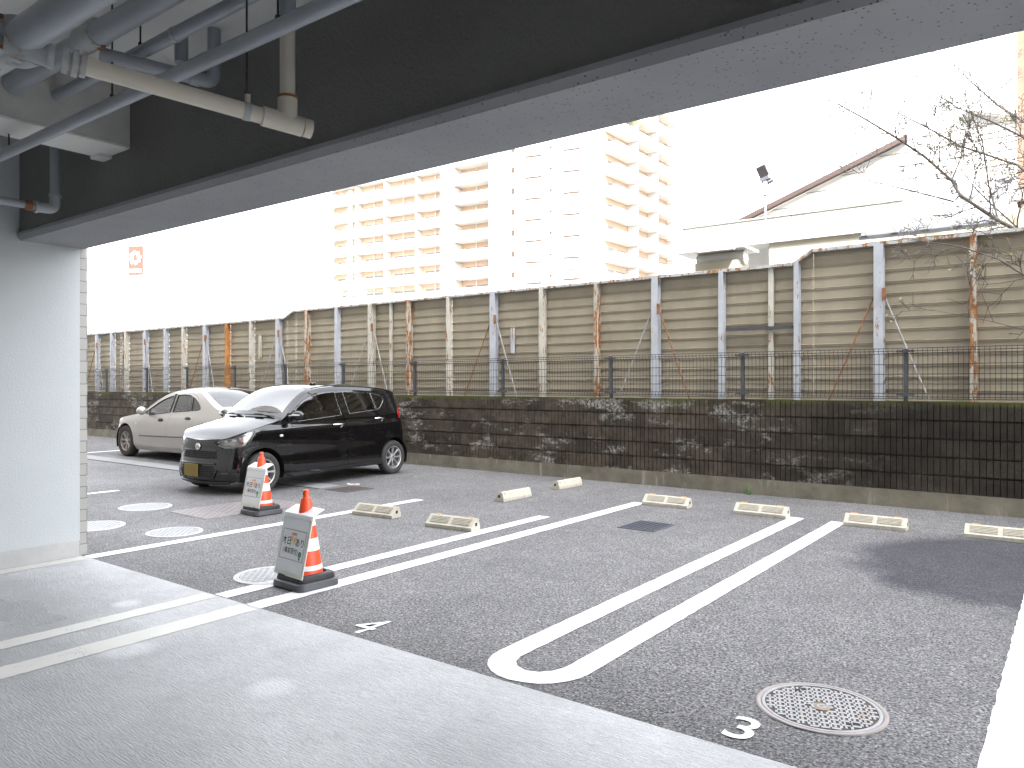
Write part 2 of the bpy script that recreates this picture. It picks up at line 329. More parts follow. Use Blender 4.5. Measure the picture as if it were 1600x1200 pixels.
# ---- far things
M['apt_wall'] = pm('pale_tiled_wall', (0.50, 0.48, 0.45), 0.7, 0.04, 0.3, 0)
M['apt_recess'] = pm('peach_recess_wall', (0.48, 0.355, 0.265), 0.8, 0.04, 0.3, 0)
M['apt_slab'] = pm('cream_balcony_parapet', (0.58, 0.56, 0.53), 0.7, 0.04, 0.3, 0)
M['apt_window'] = pm('far_window_glass', (0.16, 0.15, 0.16), 0.2, 0.15, 0.5, 0)
M['apt_brown'] = pm('brown_recess_wall', (0.19, 0.12, 0.10), 0.8, 0.04, 0.5, 0)
M['white_siding'] = pm('white_metal_siding', (0.55, 0.55, 0.55), 0.5, 0.02, 0.5, 0)
M['white_roof'] = pm('pale_metal_roof', (0.30, 0.32, 0.34), 0.4, 0.05, 1, 0)
M['lean_roof'] = pm('grey_corrugated_lean_to_roof', (0.15, 0.16, 0.175), 0.6, 0.1, 1, 0)
M['verge'] = pm('brown_verge_trim', (0.045, 0.028, 0.025), 0.6, 0.1, 1, 0)
M['beige_panel'] = pm('beige_eaves_panel', (0.30, 0.28, 0.23), 0.7, 0.08, 1, 0)
M['pole_concrete'] = pm('pale_concrete_pole', (0.42, 0.37, 0.33), 0.8, 0.08, 2, 0.1, 30)
M['insulator'] = pm('grey_insulator', (0.22, 0.24, 0.27), 0.5, 0.1, 10, 0)
M['wire'] = pm('dark_cable', (0.07, 0.06, 0.06), 0.6, 0.1, 5, 0)
M['sign_orange'] = pm('orange_sign_face', (0.115, 0.034, 0.022), 0.9, 0.03, 1, 0)
M['sign_white'] = pm('white_sign_marks', (0.85, 0.85, 0.85), 0.5, 0.02, 1, 0)
M['brown_steel'] = pm('rust_brown_column_paint', (0.17, 0.105, 0.075), 0.8, 0.25, 3, 0.3, 30, stain=(0.24, 0.13, 0.07), sscale=2, slo=.5, shi=.7)
M['lamp_dark'] = pm('dark_lamp_glass', (0.05, 0.045, 0.05), 0.2, 0.1, 10, 0)
M['lamp_body'] = pm('pale_lamp_housing', (0.22, 0.235, 0.27), 0.4, 0.05, 10, 0)
M['ground'] = pm('distant_town_ground', (0.20, 0.20, 0.19), 0.9, 0.2, 0.2, 0)

# ------------------------------------------------------------------ mesh helpers
class MB:
    def __init__(s): s.v = []; s.f = []; s.sm = []
    def add(s, vs, fs, smooth=False):
        o = len(s.v); s.v += [tuple(v) for v in vs]; s.f += [[i + o for i in f] for f in fs]; s.sm += [smooth] * len(fs); return s
    def box(s, x0, y0, z0, x1, y1, z1, mtx=None):
        vs = [Vector(p) for p in ((x0, y0, z0), (x1, y0, z0), (x1, y1, z0), (x0, y1, z0), (x0, y0, z1), (x1, y0, z1), (x1, y1, z1), (x0, y1, z1))]
        if mtx: vs = [mtx @ v for v in vs]
        return s.add(vs, [(0, 3, 2, 1), (4, 5, 6, 7), (0, 1, 5, 4), (1, 2, 6, 5), (2, 3, 7, 6), (3, 0, 4, 7)])
    def tube(s, pts, r, n=12, cap=True, smooth=True):
        pts = [Vector(p) for p in pts]; rs = r if isinstance(r, (list, tuple)) else [r] * len(pts)
        rings = []; up = None
        for i, p in enumerate(pts):
            d = (pts[min(i + 1, len(pts) - 1)] - pts[max(i - 1, 0)]).normalized()
            if up is None: up = Vector((0, 0, 1)) if abs(d.z) < .9 else Vector((1, 0, 0))
            a = d.cross(up).normalized(); b = a.cross(d).normalized(); up = b
            rings.append([p + (a * math.cos(2 * math.pi * k / n) + b * math.sin(2 * math.pi * k / n)) * rs[i] for k in range(n)])
        vs = [v for rg in rings for v in rg]; fs = []
        for i in range(len(pts) - 1):
            for k in range(n): fs.append((i * n + k, i * n + (k + 1) % n, (i + 1) * n + (k + 1) % n, (i + 1) * n + k))
        s.add(vs, fs, smooth)
        if cap: s.add(rings[0], [tuple(range(n))[::-1]]); s.add(rings[-1], [tuple(range(n))])
        return s
    def prism(s, poly, z0, z1, mtx=None):      # poly in local xy
        n = len(poly); vs = [Vector((x, y, z0)) for x, y in poly] + [Vector((x, y, z1)) for x, y in poly]
        if mtx: vs = [mtx @ v for v in vs]
        return s.add(vs, [tuple(range(n))[::-1], tuple(range(n, 2 * n))] + [(i, (i + 1) % n, n + (i + 1) % n, n + i) for i in range(n)])
    def lathe(s, prof, n=32, mtx=None, smooth=True, caps=True):     # prof: (r,z)
        vs = []; fs = []
        for r, z in prof:
            for k in range(n): vs.append(Vector((r * math.cos(2 * math.pi * k / n), r * math.sin(2 * math.pi * k / n), z)))
        for i in range(len(prof) - 1):
            for k in range(n): fs.append((i * n + k, i * n + (k + 1) % n, (i + 1) * n + (k + 1) % n, (i + 1) * n + k))
        if mtx: vs = [mtx @ v for v in vs]
        s.add(vs, fs, smooth)
        if caps:
            if prof[0][0] > 1e-6: s.add([vs[k] for k in range(n)], [tuple(range(n))[::-1]])
            if prof[-1][0] > 1e-6: s.add([vs[(len(prof) - 1) * n + k] for k in range(n)], [tuple(range(n))])
        return s
    def build(s, name, m, parent=None, loc=None, bevel=0.0, rot=None):
        me = bpy.data.meshes.new(name); me.from_pydata(s.v, [], s.f); me.update()
        me.polygons.foreach_set('use_smooth', s.sm)
        o = bpy.data.objects.new(name, me); col.objects.link(o)
        for mm in (m if isinstance(m, (list, tuple)) else [m]): me.materials.append(mm)
        if parent is not None: o.parent = parent
        if loc is not None: o.location = loc
        if rot is not None: o.rotation_euler = rot
        if bevel:
            b = o.modifiers.new('bevel', 'BEVEL'); b.width = bevel; b.segments = 2; b.limit_method = 'ANGLE'; b.angle_limit = R(40)
        return o
def tag(o, label=None, cat=None, group=None, kind=None):
    if label: o['label'] = label
    if cat: o['category'] = cat
    if group: o['group'] = group
    if kind: o['kind'] = kind
    return o
def empty(name, loc=(0, 0, 0), rz=0, label=None, cat=None, group=None):
    o = bpy.data.objects.new(name, None); col.objects.link(o); o.location = loc; o.rotation_euler = (0, 0, rz); o.empty_display_size = .2
    return tag(o, label, cat, group)
def kids(o): return [c for c in bpy.data.objects if c.parent == o]
def copy_tree(o, parent=None):
    c = o.copy(); col.objects.link(c); c.parent = parent
    for ch in kids(o): copy_tree(ch, c)
    return c
def struct(o, label=None, cat=None): o['kind'] = 'structure'; return tag(o, label, cat)
RX90 = Matrix.Rotation(R(90), 4, 'X')

# ================================================================== THE SETTING
WY = 10.2          # front face of the block wall
g = MB(); g.add([(-400, -200, -0.012), (400, -200, -0.012), (400, 500, -0.012), (-400, 500, -0.012)], [(0, 1, 2, 3)])
struct(g.build('ground', M['ground']))
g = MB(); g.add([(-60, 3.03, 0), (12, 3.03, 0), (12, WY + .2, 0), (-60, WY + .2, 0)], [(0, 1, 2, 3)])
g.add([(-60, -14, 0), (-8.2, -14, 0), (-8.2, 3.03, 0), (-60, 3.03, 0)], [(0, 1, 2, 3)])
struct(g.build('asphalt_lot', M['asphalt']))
g = MB(); g.box(-8.2, -9, -0.2, 12, 3.03, 0.004)
struct(g.build('concrete_floor', M['floor']))
def rag(pts, step=0.05, j=0.004):           # slightly ragged painted edge along a closed outline
    out = []
    for i in range(len(pts)):
        a = Vector(pts[i]); b = Vector(pts[(i + 1) % len(pts)]); n = max(1, int((b - a).length / step)); d = (b - a).normalized() if n else a
        nr = Vector((-d.y, d.x))
        for k in range(n):
            p = a + (b - a) * k / n
            out.append(p + nr * random.uniform(-j, j))
    return out
def flat(name, pts, z, m, ragged=True):
    q = rag(pts) if ragged else pts
    b = MB(); b.add([(p[0], p[1], z) for p in q], [tuple(range(len(q)))]); return b.build(name, m)
def line(x0, x1, y0, y1, m='paint', z=0.004, name='painted_line'):
    return struct(flat(name, [(x0, y0), (x1, y0), (x1, y1), (x0, y1)], z, M[m]))
line(-6.94, -6.79, 3.035, 4.9); line(-6.93, -6.78, 4.9, 7.13)
line(-4.935, -4.78, 3.04, 7.08); line(-4.54, -4.375, 3.035, 8.62)
line(-0.325, 0.55, 3.035, 8.4)
line(-17.4, -17.25, 7.2, 9.6); line(-10.9, -10.77, 3.04, 5.2, 'paint_worn')
# long U-shaped pair of lines
def u_line():
    xo0, xo1, xi0, xi1 = -2.615, -2.03, -2.465, -2.18; ye = 8.71; yc = 3.36
    def arc(cx, cy, rx, ry, n): return [(cx + rx * math.cos(math.pi * (1 + k / n)), cy + ry * math.sin(math.pi * (1 + k / n))) for k in range(n + 1)]
    cx = (xo0 + xo1) / 2
    outer = [(xo0, ye), *arc(cx, yc, (xo1 - xo0) / 2, 0.30, 18), (xo1, ye)]
    inner = [(xi0, ye), *arc(cx, yc + 0.02, (xi1 - xi0) / 2, 0.17, 18), (xi1, ye)]
    def dens(p):
        out = []
        for i in range(len(p) - 1):
            a = Vector(p[i]); b = Vector(p[i + 1]); n = max(1, int((b - a).length / .06))
            out += [a + (b - a) * k / n for k in range(n)]
        return out + [Vector(p[-1])]
    N = 150
    def resample(p):
        p = [Vector(q) for q in p]; d = [0]
        for i in range(1, len(p)): d.append(d[-1] + (p[i] - p[i - 1]).length)
        out = []
        for k in range(N + 1):
            t = d[-1] * k / N; i = max(0, min(len(p) - 2, int(np.searchsorted(d, t)) - 1)); f = (t - d[i]) / max(1e-9, d[i + 1] - d[i]); out.append(p[i] + (p[i + 1] - p[i]) * f)
        return out
    A, B = resample(outer), resample(inner); b = MB()
    vs = [(p.x + random.uniform(-.003, .003), p.y + random.uniform(-.003, .003), .004) for p in A] + [(p.x + random.uniform(-.003, .003), p.y + random.uniform(-.003, .003), .004) for p in B]
    b.add(vs, [(i, N + 1 + i, N + 2 + i, i + 1) for i in range(N)])
    return struct(b.build('painted_line', M['paint']))
u_line()
# worn cream lines on the concrete floor
ZC = 0.0062
line(-5.01, -4.86, -2.5, 3.0, 'paint_dirty', ZC); line(-4.56, -4.37, -2.5, 3.0, 'paint_dirty', ZC)
line(-6.93, -6.79, -2.5, 3.0, 'paint_dirty', ZC)
# painted bay numbers
def text_mesh(s, size, extrude=0.0, align='CENTER', bold=0.0):
    cu = bpy.data.curves.new('writing', 'FONT'); cu.body = s; cu.size = size; cu.extrude = extrude; cu.align_x = align; cu.align_y = 'CENTER'; cu.offset = bold; cu.resolution_u = 4
    o = bpy.data.objects.new('writing', cu); col.objects.link(o)
    bpy.context.view_layer.update()
    me = bpy.data.meshes.new_from_object(o.evaluated_get(bpy.context.evaluated_depsgraph_get()))
    bpy.data.objects.remove(o); bpy.data.curves.remove(cu); return me
def text_obj(name, s, size, m, loc, rot=(0, 0, 0), parent=None, scale=(1, 1, 1), bold=0.0, extrude=0.0):
    me = text_mesh(s, size, extrude, bold=bold); me.materials.clear(); me.materials.append(m)
    o = bpy.data.objects.new(name, me); col.objects.link(o); o.location = loc; o.rotation_euler = rot; o.scale = scale
    if parent is not None: o.parent = parent
    return o
struct(text_obj('painted_number', '4', 0.40, M['paint_worn'], (-3.52, 3.20, 0.005), (0, 0, R(0)), scale=(0.85, 1.0, 1), bold=0.001))
struct(text_obj('painted_number', '3', 0.32, M['paint_worn'], (-1.175, 3.225, 0.005), (0, 0, R(2)), scale=(1.0, 1.0, 1), bold=0.003))
struct(text_obj('painted_number', '6', 0.36, M['paint_worn'], (-8.70, 7.62, 0.005), (0, 0, R(90)), scale=(1, 1.0, 1), bold=0.008))
# pale concrete gutter running under the cars
b = MB(); b.box(-40, 7.02, -0.1, -8.72, 7.40, 0.006); struct(b.build('gutter', M['gutter']))
b = MB(); b.box(-40, 6.985, -0.1, -8.72, 7.018, 0.003); struct(b.build('gutter_slot', M['slot']))

# ------------------------------------------------------------------ our own building
H0 = 2.68; CZ = 3.51
bl = empty('parking_building', (-7, 3.0, 0), 0, 'grey concrete building with dark beam and pale side wall framing the car park', 'building')
def part(mb, name, m, parent, bevel=0.0):
    o = mb.build(name, m, None, bevel=bevel); o.parent = parent; o.matrix_parent_inverse = parent.matrix_basis.inverted(); return o
bpy.context.view_layer.update()
def pkeep(o, parent):
    o.parent = parent; o.matrix_parent_inverse = (Matrix.Translation(parent.location) @ parent.rotation_euler.to_matrix().to_4x4()).inverted(); return o
def P2(mb, name, m, parent, bevel=0.0): return pkeep(mb.build(name, m, None, bevel=bevel), parent)
sw = P2(MB().box(-8.15, -9, 0.14, -6.985, 3.02, CZ + .3), 'side_wall', M['stucco'], bl)
P2(MB().box(-8.15, -9, 0.003, -6.972, 3.012, 0.14), 'plinth', M['plinth'], bl)
P2(MB().box(-8.15, 3.022, 0.0, -6.992, 3.085, 3.6), 'tile_cladding', M['tile'], bl)
# main beam: dark inner face, pale pitted soffit with a small chamfer
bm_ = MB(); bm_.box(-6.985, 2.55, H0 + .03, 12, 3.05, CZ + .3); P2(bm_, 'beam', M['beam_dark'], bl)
b = MB(); prof = [(2.53, H0 + .035), (2.555, H0), (3.05, H0), (3.066, H0 + .012), (3.066, H0 + .06), (2.53, H0 + .06)]
vs = [(-6.984, y, z) for y, z in prof] + [(12.0, y, z) for y, z in prof]; n = len(prof)
b.add(vs, [tuple(range(n)), tuple(range(n, 2 * n))[::-1]] + [(i, n + i, n + (i + 1) % n, (i + 1) % n) for i in range(n)])
P2(b, 'soffit', M['soffit'], bl)
P2(MB().box(-8.15, -9, CZ, 12, 2.549, CZ + .3), 'ceiling', M['ceiling'], bl)
xb = P2(MB().box(-5.52, -9, 3.112, -5.15, 2.548, CZ - .001), 'cross_beam', M['crossbeam'], bl)
P2(MB().box(-5.522, -9, 3.09, -5.148, 2.549, 3.111), 'cross_beam_soffit', M['crosssoffit'], bl, bevel=.006)
P2(MB().box(-5.53, 2.46, 3.07, -5.40, 2.549, 3.0895), 'beam_edge_strip', M['crosssoffit'], bl)
P2(MB().box(-8.15, -9.3, 0, 12, -9.001, CZ + .3), 'back_wall', M['plinth'], bl)
P2(MB().box(12.001, -9.3, 0, 12.3, 3.05, CZ + .3), 'end_wall', M['plinth'], bl)
up = MB().box(-40, -9.3, CZ + .301, 22, 3.085, 17.5); P2(up, 'unseen_upper_storeys', M['tile'], bl); P2(MB().box(-40, -9.3, 0, -8.151, 2.9, CZ + .3), 'added_shade_wing', M['tile'], bl)  # unseen storeys, carried left with an added wing to shade the fence
for f in range(5):
    for k in range(8):
        x = -6.6 + k * 3.5; z = 4.6 + f * 2.6
        fr = P2(MB().box(x, 3.087, z, x + 1.8, 3.12, z + 1.3), 'window', M['apt_window'], bl)  # windows on the unseen upper storeys

# ------------------------------------------------------------------ pipes
def pipe(pts, r, m, parent, name='pipe_run', n=24): return P2(MB().tube(pts, r, n), name, m, parent)
def elbow_pts(a, c, b, k=6, rad=.07):          # rounded corner a->c->b
    a, c, b = Vector(a), Vector(c), Vector(b); p = c + (a - c).normalized() * rad; q = c + (b - c).normalized() * rad
    return [a] + [p * (1 - t) ** 2 + c * 2 * t * (1 - t) + q * t * t for t in [i / k for i in range(k + 1)]] + [b]
def ring(p, d, r, wd, m, parent, name='collar'):
    p = Vector(p); d = Vector(d).normalized(); return P2(MB().tube([p - d * wd / 2, p + d * wd / 2], r, 24), name, m, parent)
def rod(x, y, z0, parent, ring_r=.04):
    P2(MB().tube([(x, y, z0), (x, y, CZ)], .005, 8), 'hanger_rod', M['rod'], parent)
    b = MB(); b.lathe([(.0, 0), (.012, .004), (.012, .014), (0, .018)], 8, Matrix.Translation((x, y, z0 + .004))); P2(b, 'rod_nut', M['rod'], parent)
# large grey pipe with flanged tee
pA = empty('drain_pipe', (-3.4, 1.257, 2.90), 0, 'thickest grey drain pipe under the ceiling, with a bolted flange at its left end', 'pipe', 'grey pipes under the garage ceiling')
AY, AZ, AR, AX = 1.257, 2.90, .066, -3.44
pipe([(AX, AY, AZ), (10.5, AY, AZ - .01)], AR, M['pipe_grey'], pA)
ring((AX - .012, AY, AZ), (1, 0, 0), .094, .022, M['coupling'], pA, 'flange'); ring((AX - .048, AY, AZ), (1, 0, 0), .084, .046, M['coupling'], pA, 'flange')
b = MB(); b.tube([(AX - .34, AY, AZ), (AX - .028, AY, AZ)], .075, 24); b.tube([(AX - .17, AY, AZ - .01), (AX - .05, AY + .03, AZ - .045), (-3.40, 1.30, 2.845)], [.056, .052, .047], 20); P2(b, 'tee_fitting', M['coupling'], pA)
for dy, dz in ((-.068, -.06), (.078, -.048), (-.07, .06), (.07, .06)):
    b = MB(); b.box(AX - .06, AY + dy - .018, AZ + dz - .017, AX + .008, AY + dy + .018, AZ + dz + .017); P2(b, 'bolt_lug', M['coupling'], pA, bevel=.006)
    P2(MB().tube([(AX + .016, AY + dy, AZ + dz), (AX - .07, AY + dy, AZ + dz)], .009, 6, smooth=False), 'bolt', M['rust'], pA)
P2(MB().tube([(AX - .345, AY, AZ), (-6.98, AY, AZ - .02)], AR, 24), 'pipe_run', M['pipe_grey'], pA)
# second grey pipe
pB = empty('drain_pipe', (-3.2, 1.84, 3.31), 0, 'second thick grey pipe, between the thickest pipe and the thin ones', 'pipe', 'grey pipes under the garage ceiling')
pipe([(-5.14, 1.84, 3.30), (10.5, 1.84, 3.32)], .058, M['pipe_grey'], pB)
ring((-4.14, 1.84, 3.31), (1, 0, 0), .067, .16, M['coupling'], pB, 'coupling'); ring((-4.05, 1.84, 3.31), (1, 0, 0), .072, .022, M['coupling'], pB)
P2(MB().tube([(-4.03, 1.86, 3.245), (-4.08, 1.86, 3.245)], .012, 6, smooth=False), 'bolt', M['rust'], pB)
# branch toward the beam with elbow up
pipe(elbow_pts((-4.12, 1.88, 3.235), (-3.93, 2.42, 3.205), (-3.93, 2.42, 3.51), rad=.06), .036, M['pipe_grey'], pB, 'branch_pipe')
ring((-3.965, 2.32, 3.21), (.3, 1, -.03), .042, .05, M['pipe_grey'], pB, 'elbow_collar')
# thin pipes
pC = empty('water_pipe', (-3.2, 2.09, 3.31), 0, 'thin grey pipe ending in the side of the cross beam', 'pipe', 'grey pipes under the garage ceiling')
pipe([(-5.16, 2.09, 3.31), (10.5, 2.09, 3.31)], .035, M['pipe_grey'], pC); rod(-4.11, 2.09, 3.345, pC)
ring((-3.75, 2.09, 3.31), (1, 0, 0), .039, .02, M['coupling'], pC)
pD = empty('water_pipe', (-3.2, 1.93, 2.98), 0, 'long thin grey pipe hung lowest, under the cross beam', 'pipe', 'grey pipes under the garage ceiling')
pipe([(-6.98, 1.93, 2.975), (10.5, 1.93, 2.985)], .034, M['pipe_grey'], pD)
rod(-4.09, 1.93, 3.01, pD); rod(-2.665, 1.93, 3.01, pD)
for zr in (3.045,): P2(MB().tube([(-5.45, 1.93, 3.01), (-5.45, 1.93, 3.09)], .005, 8), 'hanger_rod', M['rod'], pD)
ring((-2.18, 1.93, 2.98), (1, 0, 0), .037, .012, M['coupling'], pD)
# cream pipe with tee and riser
pE = empty('waste_pipe', (-3.1, 2.3, 2.78), 0, 'cream plastic waste pipe ending in a capped tee with a vertical riser', 'pipe')
a0 = Vector((-3.345, 1.39, 2.832)); dr = (Vector((-2.99, 2.35, 2.735)) - a0).normalized(); a1 = Vector((-2.99, 2.35, 2.735)) - dr * .20
pipe([a0, a1], .038, M['pipe_cream'], pE)
b = MB(); b.tube([a1 - dr * .03, a1 + dr * .16], .046, 24); b.tube([a1 + dr * .165, a1 + dr * .205], .044, 24); b.tube([a1 + dr * .09, a1 + dr * .09 + Vector((0, 0, .12))], .046, 24)
P2(b, 'tee_fitting', M['pipe_cream'], pE)
rt = a1 + dr * .09
pipe([rt + Vector((0, 0, .11)), rt + Vector((0, 0, .46))], .036, M['pipe_cream'], pE, 'riser_pipe'); pipe([rt + Vector((0, 0, .45)), Vector((rt.x, rt.y, 3.51))], .039, M['pipe_grey'], pE, 'riser_sleeve')
ring(rt + Vector((0, 0, .47)), (0, 0, 1), .045, .03, M['coupling'], pE); ring(rt + Vector((0, 0, .12)), (0, 0, 1), .0475, .012, M['rust'], pE)
ring(a1 - dr * .10, dr, .042, .03, M['coupling'], pE, 'pipe_clamp'); rod(*(a1 - dr * .10).xy, 2.84, pE)
P2(MB().box(*(a1 - dr * .10 + Vector((-.006, -.006, .038))), *(a1 - dr * .10 + Vector((.012, .012, .08)))), 'clamp_tab', M['pipe_cream'], pE)
for k, rr in ((.0, .052), (.035, .056), (.065, .050), (-.05, .050)): ring(a0 + dr * (k + .0), dr, rr, .022, M['coupling'], pE, 'coupling')
pipe([a0 - dr * .05, a0 - dr * .19 + Vector((-.03, 0, .02))], .046, M['coupling'], pE, 'coupling')
# small pipe at the left with elbow and riser
pF = empty('water_pipe', (-6.05, 2.42, 2.79), 0, 'short pale pipe with an elbow and riser at the left end of the dark beam', 'pipe', 'grey pipes under the garage ceiling')
pipe([(-6.22, 0.4, 2.85), (-6.06, 2.36, 2.785)], .027, M['pipe_grey'], pF); pipe([(-6.04, 2.44, 2.85), (-6.04, 2.44, 3.51)], .034, M['pipe_grey'], pF, 'riser_pipe')
pipe(elbow_pts((-6.06, 2.33, 2.785), (-6.045, 2.44, 2.785), (-6.04, 2.44, 2.88), rad=.05), .036, M['coupling'], pF, 'elbow')
ring((-6.065, 2.32, 2.785), (0, 1, 0), .043, .02, M['coupling'], pF, 'flange'); ring((-6.04, 2.44, 2.885), (0, 0, 1), .042, .02, M['coupling'], pF, 'flange'); ring((-6.07, 2.27, 2.786), (0, 1, 0), .034, .05, M['rust'], pF, 'threaded_joint')
# capped stub
pG = empty('pipe_stub', (-4.1, 2.32, 3.45), 0, 'short dark grey capped pipe stub poking from the ceiling beside the beam', 'pipe')
pipe([(-4.10, 2.32, 3.51), (-4.10, 2.32, 3.33)], .037, M['pipe_grey'], pG)

# ------------------------------------------------------------------ block wall
wl = empty('block_wall', (-10, WY, 0), 0, 'dark mossy ribbed concrete block wall on a stained footing along the back of the car park', 'wall')
XR = 6.0
P2(MB().box(-60, WY - .0, 0.0, XR, WY + .14, .212), 'footing', M['footing'], wl)
b = MB(); b.box(-60, WY + .034, .2125, XR, WY + .13, 1.288)
for c in range(5):
    z0 = .2135 + c * .215; z1 = z0 + .197
    x = -12.0; 
    while x < XR:
        bx = x
        for k in range(6):       # six ribs to a 400 mm block
            xa = bx + .004 + k * .0665; b.box(xa, WY + .004 + random.uniform(-.003, .004), z0, xa + .058, WY + .0338, z1)
        x += .40
    x = -60
    while x < -12.01: b.box(x + .003, WY + .006, z0, x + .396, WY + .0338, z1); x += .40
P2(b, 'block_courses', M['block'], wl)
# ------------------------------------------------------------------ dark mesh fence on the wall
mf = empty('mesh_fence', (-10, WY + .06, 1.29), 0, 'low dark wire mesh fence standing on top of the mossy block wall', 'fence')
pxs = [-24.2, -22.07, -19.83, -17.86, -15.80, -13.90, -12.0, -9.98, -7.90, -5.80, -3.73, -1.71, 0.3, 2.3, 4.3]
FY = WY + .06
for x in pxs:
    b = MB(); b.box(x - .022, FY - .018, 1.285, x + .022, FY + .022, 1.93); o = P2(b, 'fence_post', M['meshpost'], mf)
    for z in (1.37, 1.90): b = MB(); b.box(x - .10, FY - .035, z - .012, x + .10, FY - .019, z + .012); b.box(x - .03, FY - .045, z - .02, x + .03, FY - .034, z + .02); pkeep(b.build('clamp', M['meshpost']), mf)
for i in range(len(pxs) - 1):
    b = MB(); x0, x1 = pxs[i] + .03, pxs[i + 1] - .03; n = int((x1 - x0) / .052)
    rr = .0032 if x0 > -12.5 else .0028
    for k in range(n + 1):
        x = x0 + (x1 - x0) * k / n
        b.tube([(x, FY - .02, 1.32), (x, FY - .055, 1.345), (x, FY - .02, 1.385), (x, FY - .02, 1.87), (x, FY - .06, 1.90), (x, FY - .02, 1.935)], rr, 4, False)
    for z, yy in ((1.32, -.02), (1.345, -.058), (1.385, -.02), (1.50, -.02), (1.62, -.02), (1.74, -.02), (1.87, -.02), (1.90, -.063), (1.935, -.02)):
        b.tube([(x0, FY + yy - .003, z), (x1, FY + yy - .003, z)], rr * 1.35, 4, False)
    P2(b, 'mesh_panel', M['mesh'], mf)

# ------------------------------------------------------------------ tall sheet fence
SY = 10.80
sf = empty('sheet_fence', (-8, SY, 0), 0, 'tall khaki corrugated steel hoarding with rusty posts and stays behind the block wall', 'fence')
def top_z(x):
    if x < -14.62: return 3.02
    if x < -14.30: return 3.02 + (x + 14.62) / .32 * .14
    if x < -3.20: return 3.175
    if x < -2.95: return 3.175 + (x + 3.20) / .25 * .16
    return 3.335
#        x, width, kind (D = deep double post)
posts = [(-25.9, .13, 'post_blue'), (-24.8, .13, 'post_cream'), (-23.70, .14, 'post_blue'), (-22.78, .11, 'post_blue'), (-21.94, .09, 'post_cream'), (-20.86, .15, 'post_blue'), (-19.77, .13, 'post_blue'), (-18.88, .10, 'post_cream'),
 (-17.85, .15, 'post_blue'), (-16.88, .13, 'post_orange'), (-15.87, .10, 'post_cream'), (-14.82, .15, 'post_blue'), (-13.78, .12, 'post_rust'), (-12.765, .12, 'post_blue'), (-11.70, .16, 'post_cream'), (-10.62, .11, 'post_rust'),
 (-9.574, .08, 'post_cream'), (-8.492, .15, 'post_blue'), (-7.423, .13, 'post_cream'), (-6.34, .09, 'post_rust'), (-5.283, .15, 'post_blue'), (-4.221, .11, 'post_blue'), (-3.145, .10, 'post_blue'), (-2.103, .155, 'post_blue'), (-1.049, .105, 'post_rust'), (0.05, .13, 'post_cream'), (1.1, .15, 'post_blue'), (2.2, .12, 'post_rust'), (3.3, .14, 'post_blue')]
brk = [-26.4] + [p[0] for p in posts] + [4.0]
for i in range(len(brk) - 1):
    x0, x1 = brk[i], brk[i + 1]; b = MB()
    cuts = [x0] + [c for c in (-14.62, -14.30, -3.20, -2.95) if x0 < c < x1] + [x1]
    for j in range(len(cuts) - 1):
        xa, xb = cuts[j], cuts[j + 1]; prof = []; z = -0.1; off = (-.02 if i % 2 else .0)
        zt = max(top_z(xa + 1e-4), top_z(xb - 1e-4)); z = -.1 + off
        while z < zt + .1:
            prof += [(z, 0), (z + .118, -.003), (z + .121, -.014), (z + .129, -.015), (z + .132, -.006), (z + .138, -.006), (z + .141, -.017), (z + .150, -.018), (z + .1545, 0)]; z += .155
        def cut(zv, lim): return min(zv, lim)
        za, zb = top_z(xa + 1e-4) - .02, top_z(xb - 1e-4) - .02
        vs = [(xa + .001, SY + .05 + y, min(z_, za)) for z_, y in prof] + [(xb - .001, SY + .05 + y, min(z_, zb)) for z_, y in prof]
        n = len(prof); b.add(vs, [(q, n + q, n + q + 1, q + 1) for q in range(n - 1)])
    P2(b, 'sheet_panel', M['sheet'], sf)
for (x, wd, m) in posts:
    wd *= .74 if wd > .14 else .64
    zt = top_z(x) - .02
    b = MB()
    # H section: front flange, web, back flange
    b.box(x - wd / 2, SY - .10, 0, x + wd / 2, SY - .092, zt); b.box(x - .004, SY - .0915, 0, x + .004, SY + .0075, zt); b.box(x - wd / 2, SY + .008, 0, x + wd / 2, SY + .016, zt)
    P2(b, 'steel_post', M[m], sf)
for x, z0, z1, wd in ((-3.517, 0, 3.15, .07), (-11.18, .0, 3.15, .06)):
    P2(MB().box(x - wd / 2, SY - .02, z0, x + wd / 2, SY + .024, z1), 'thin_post', M['post_cream'], sf)
b = MB()
for k in range(19):
    b.box(-22.30 - .03, SY - .03, 1.2 + k * .095, -22.30 + .03, SY + .02, 1.2 + k * .095 + .055)
b.box(-22.34, SY + .0201, 1.1, -22.26, SY + .026, 3.0); P2(b, 'perforated_strut', M['post_cream'], sf)
P2(MB().box(-8.13, SY - .02, 2.05, -8.07, SY + .025, 2.50), 'loose_batten', M['post_blue'], sf)
P2(MB().box(-15.64, SY - .02, 2.1, -15.57, SY + .025, 2.65), 'loose_batten', M['post_cream'], sf)
P2(MB().box(-4.16, SY - .06, 2.27, -3.20, SY - .0205, 2.315), 'cross_bar', M['meshpost'], sf)
tr = [(-26.4, 3.02), (-14.62, 3.02), (-14.30, 3.16), (-3.20, 3.175), (-2.95, 3.335), (4.0, 3.335)]
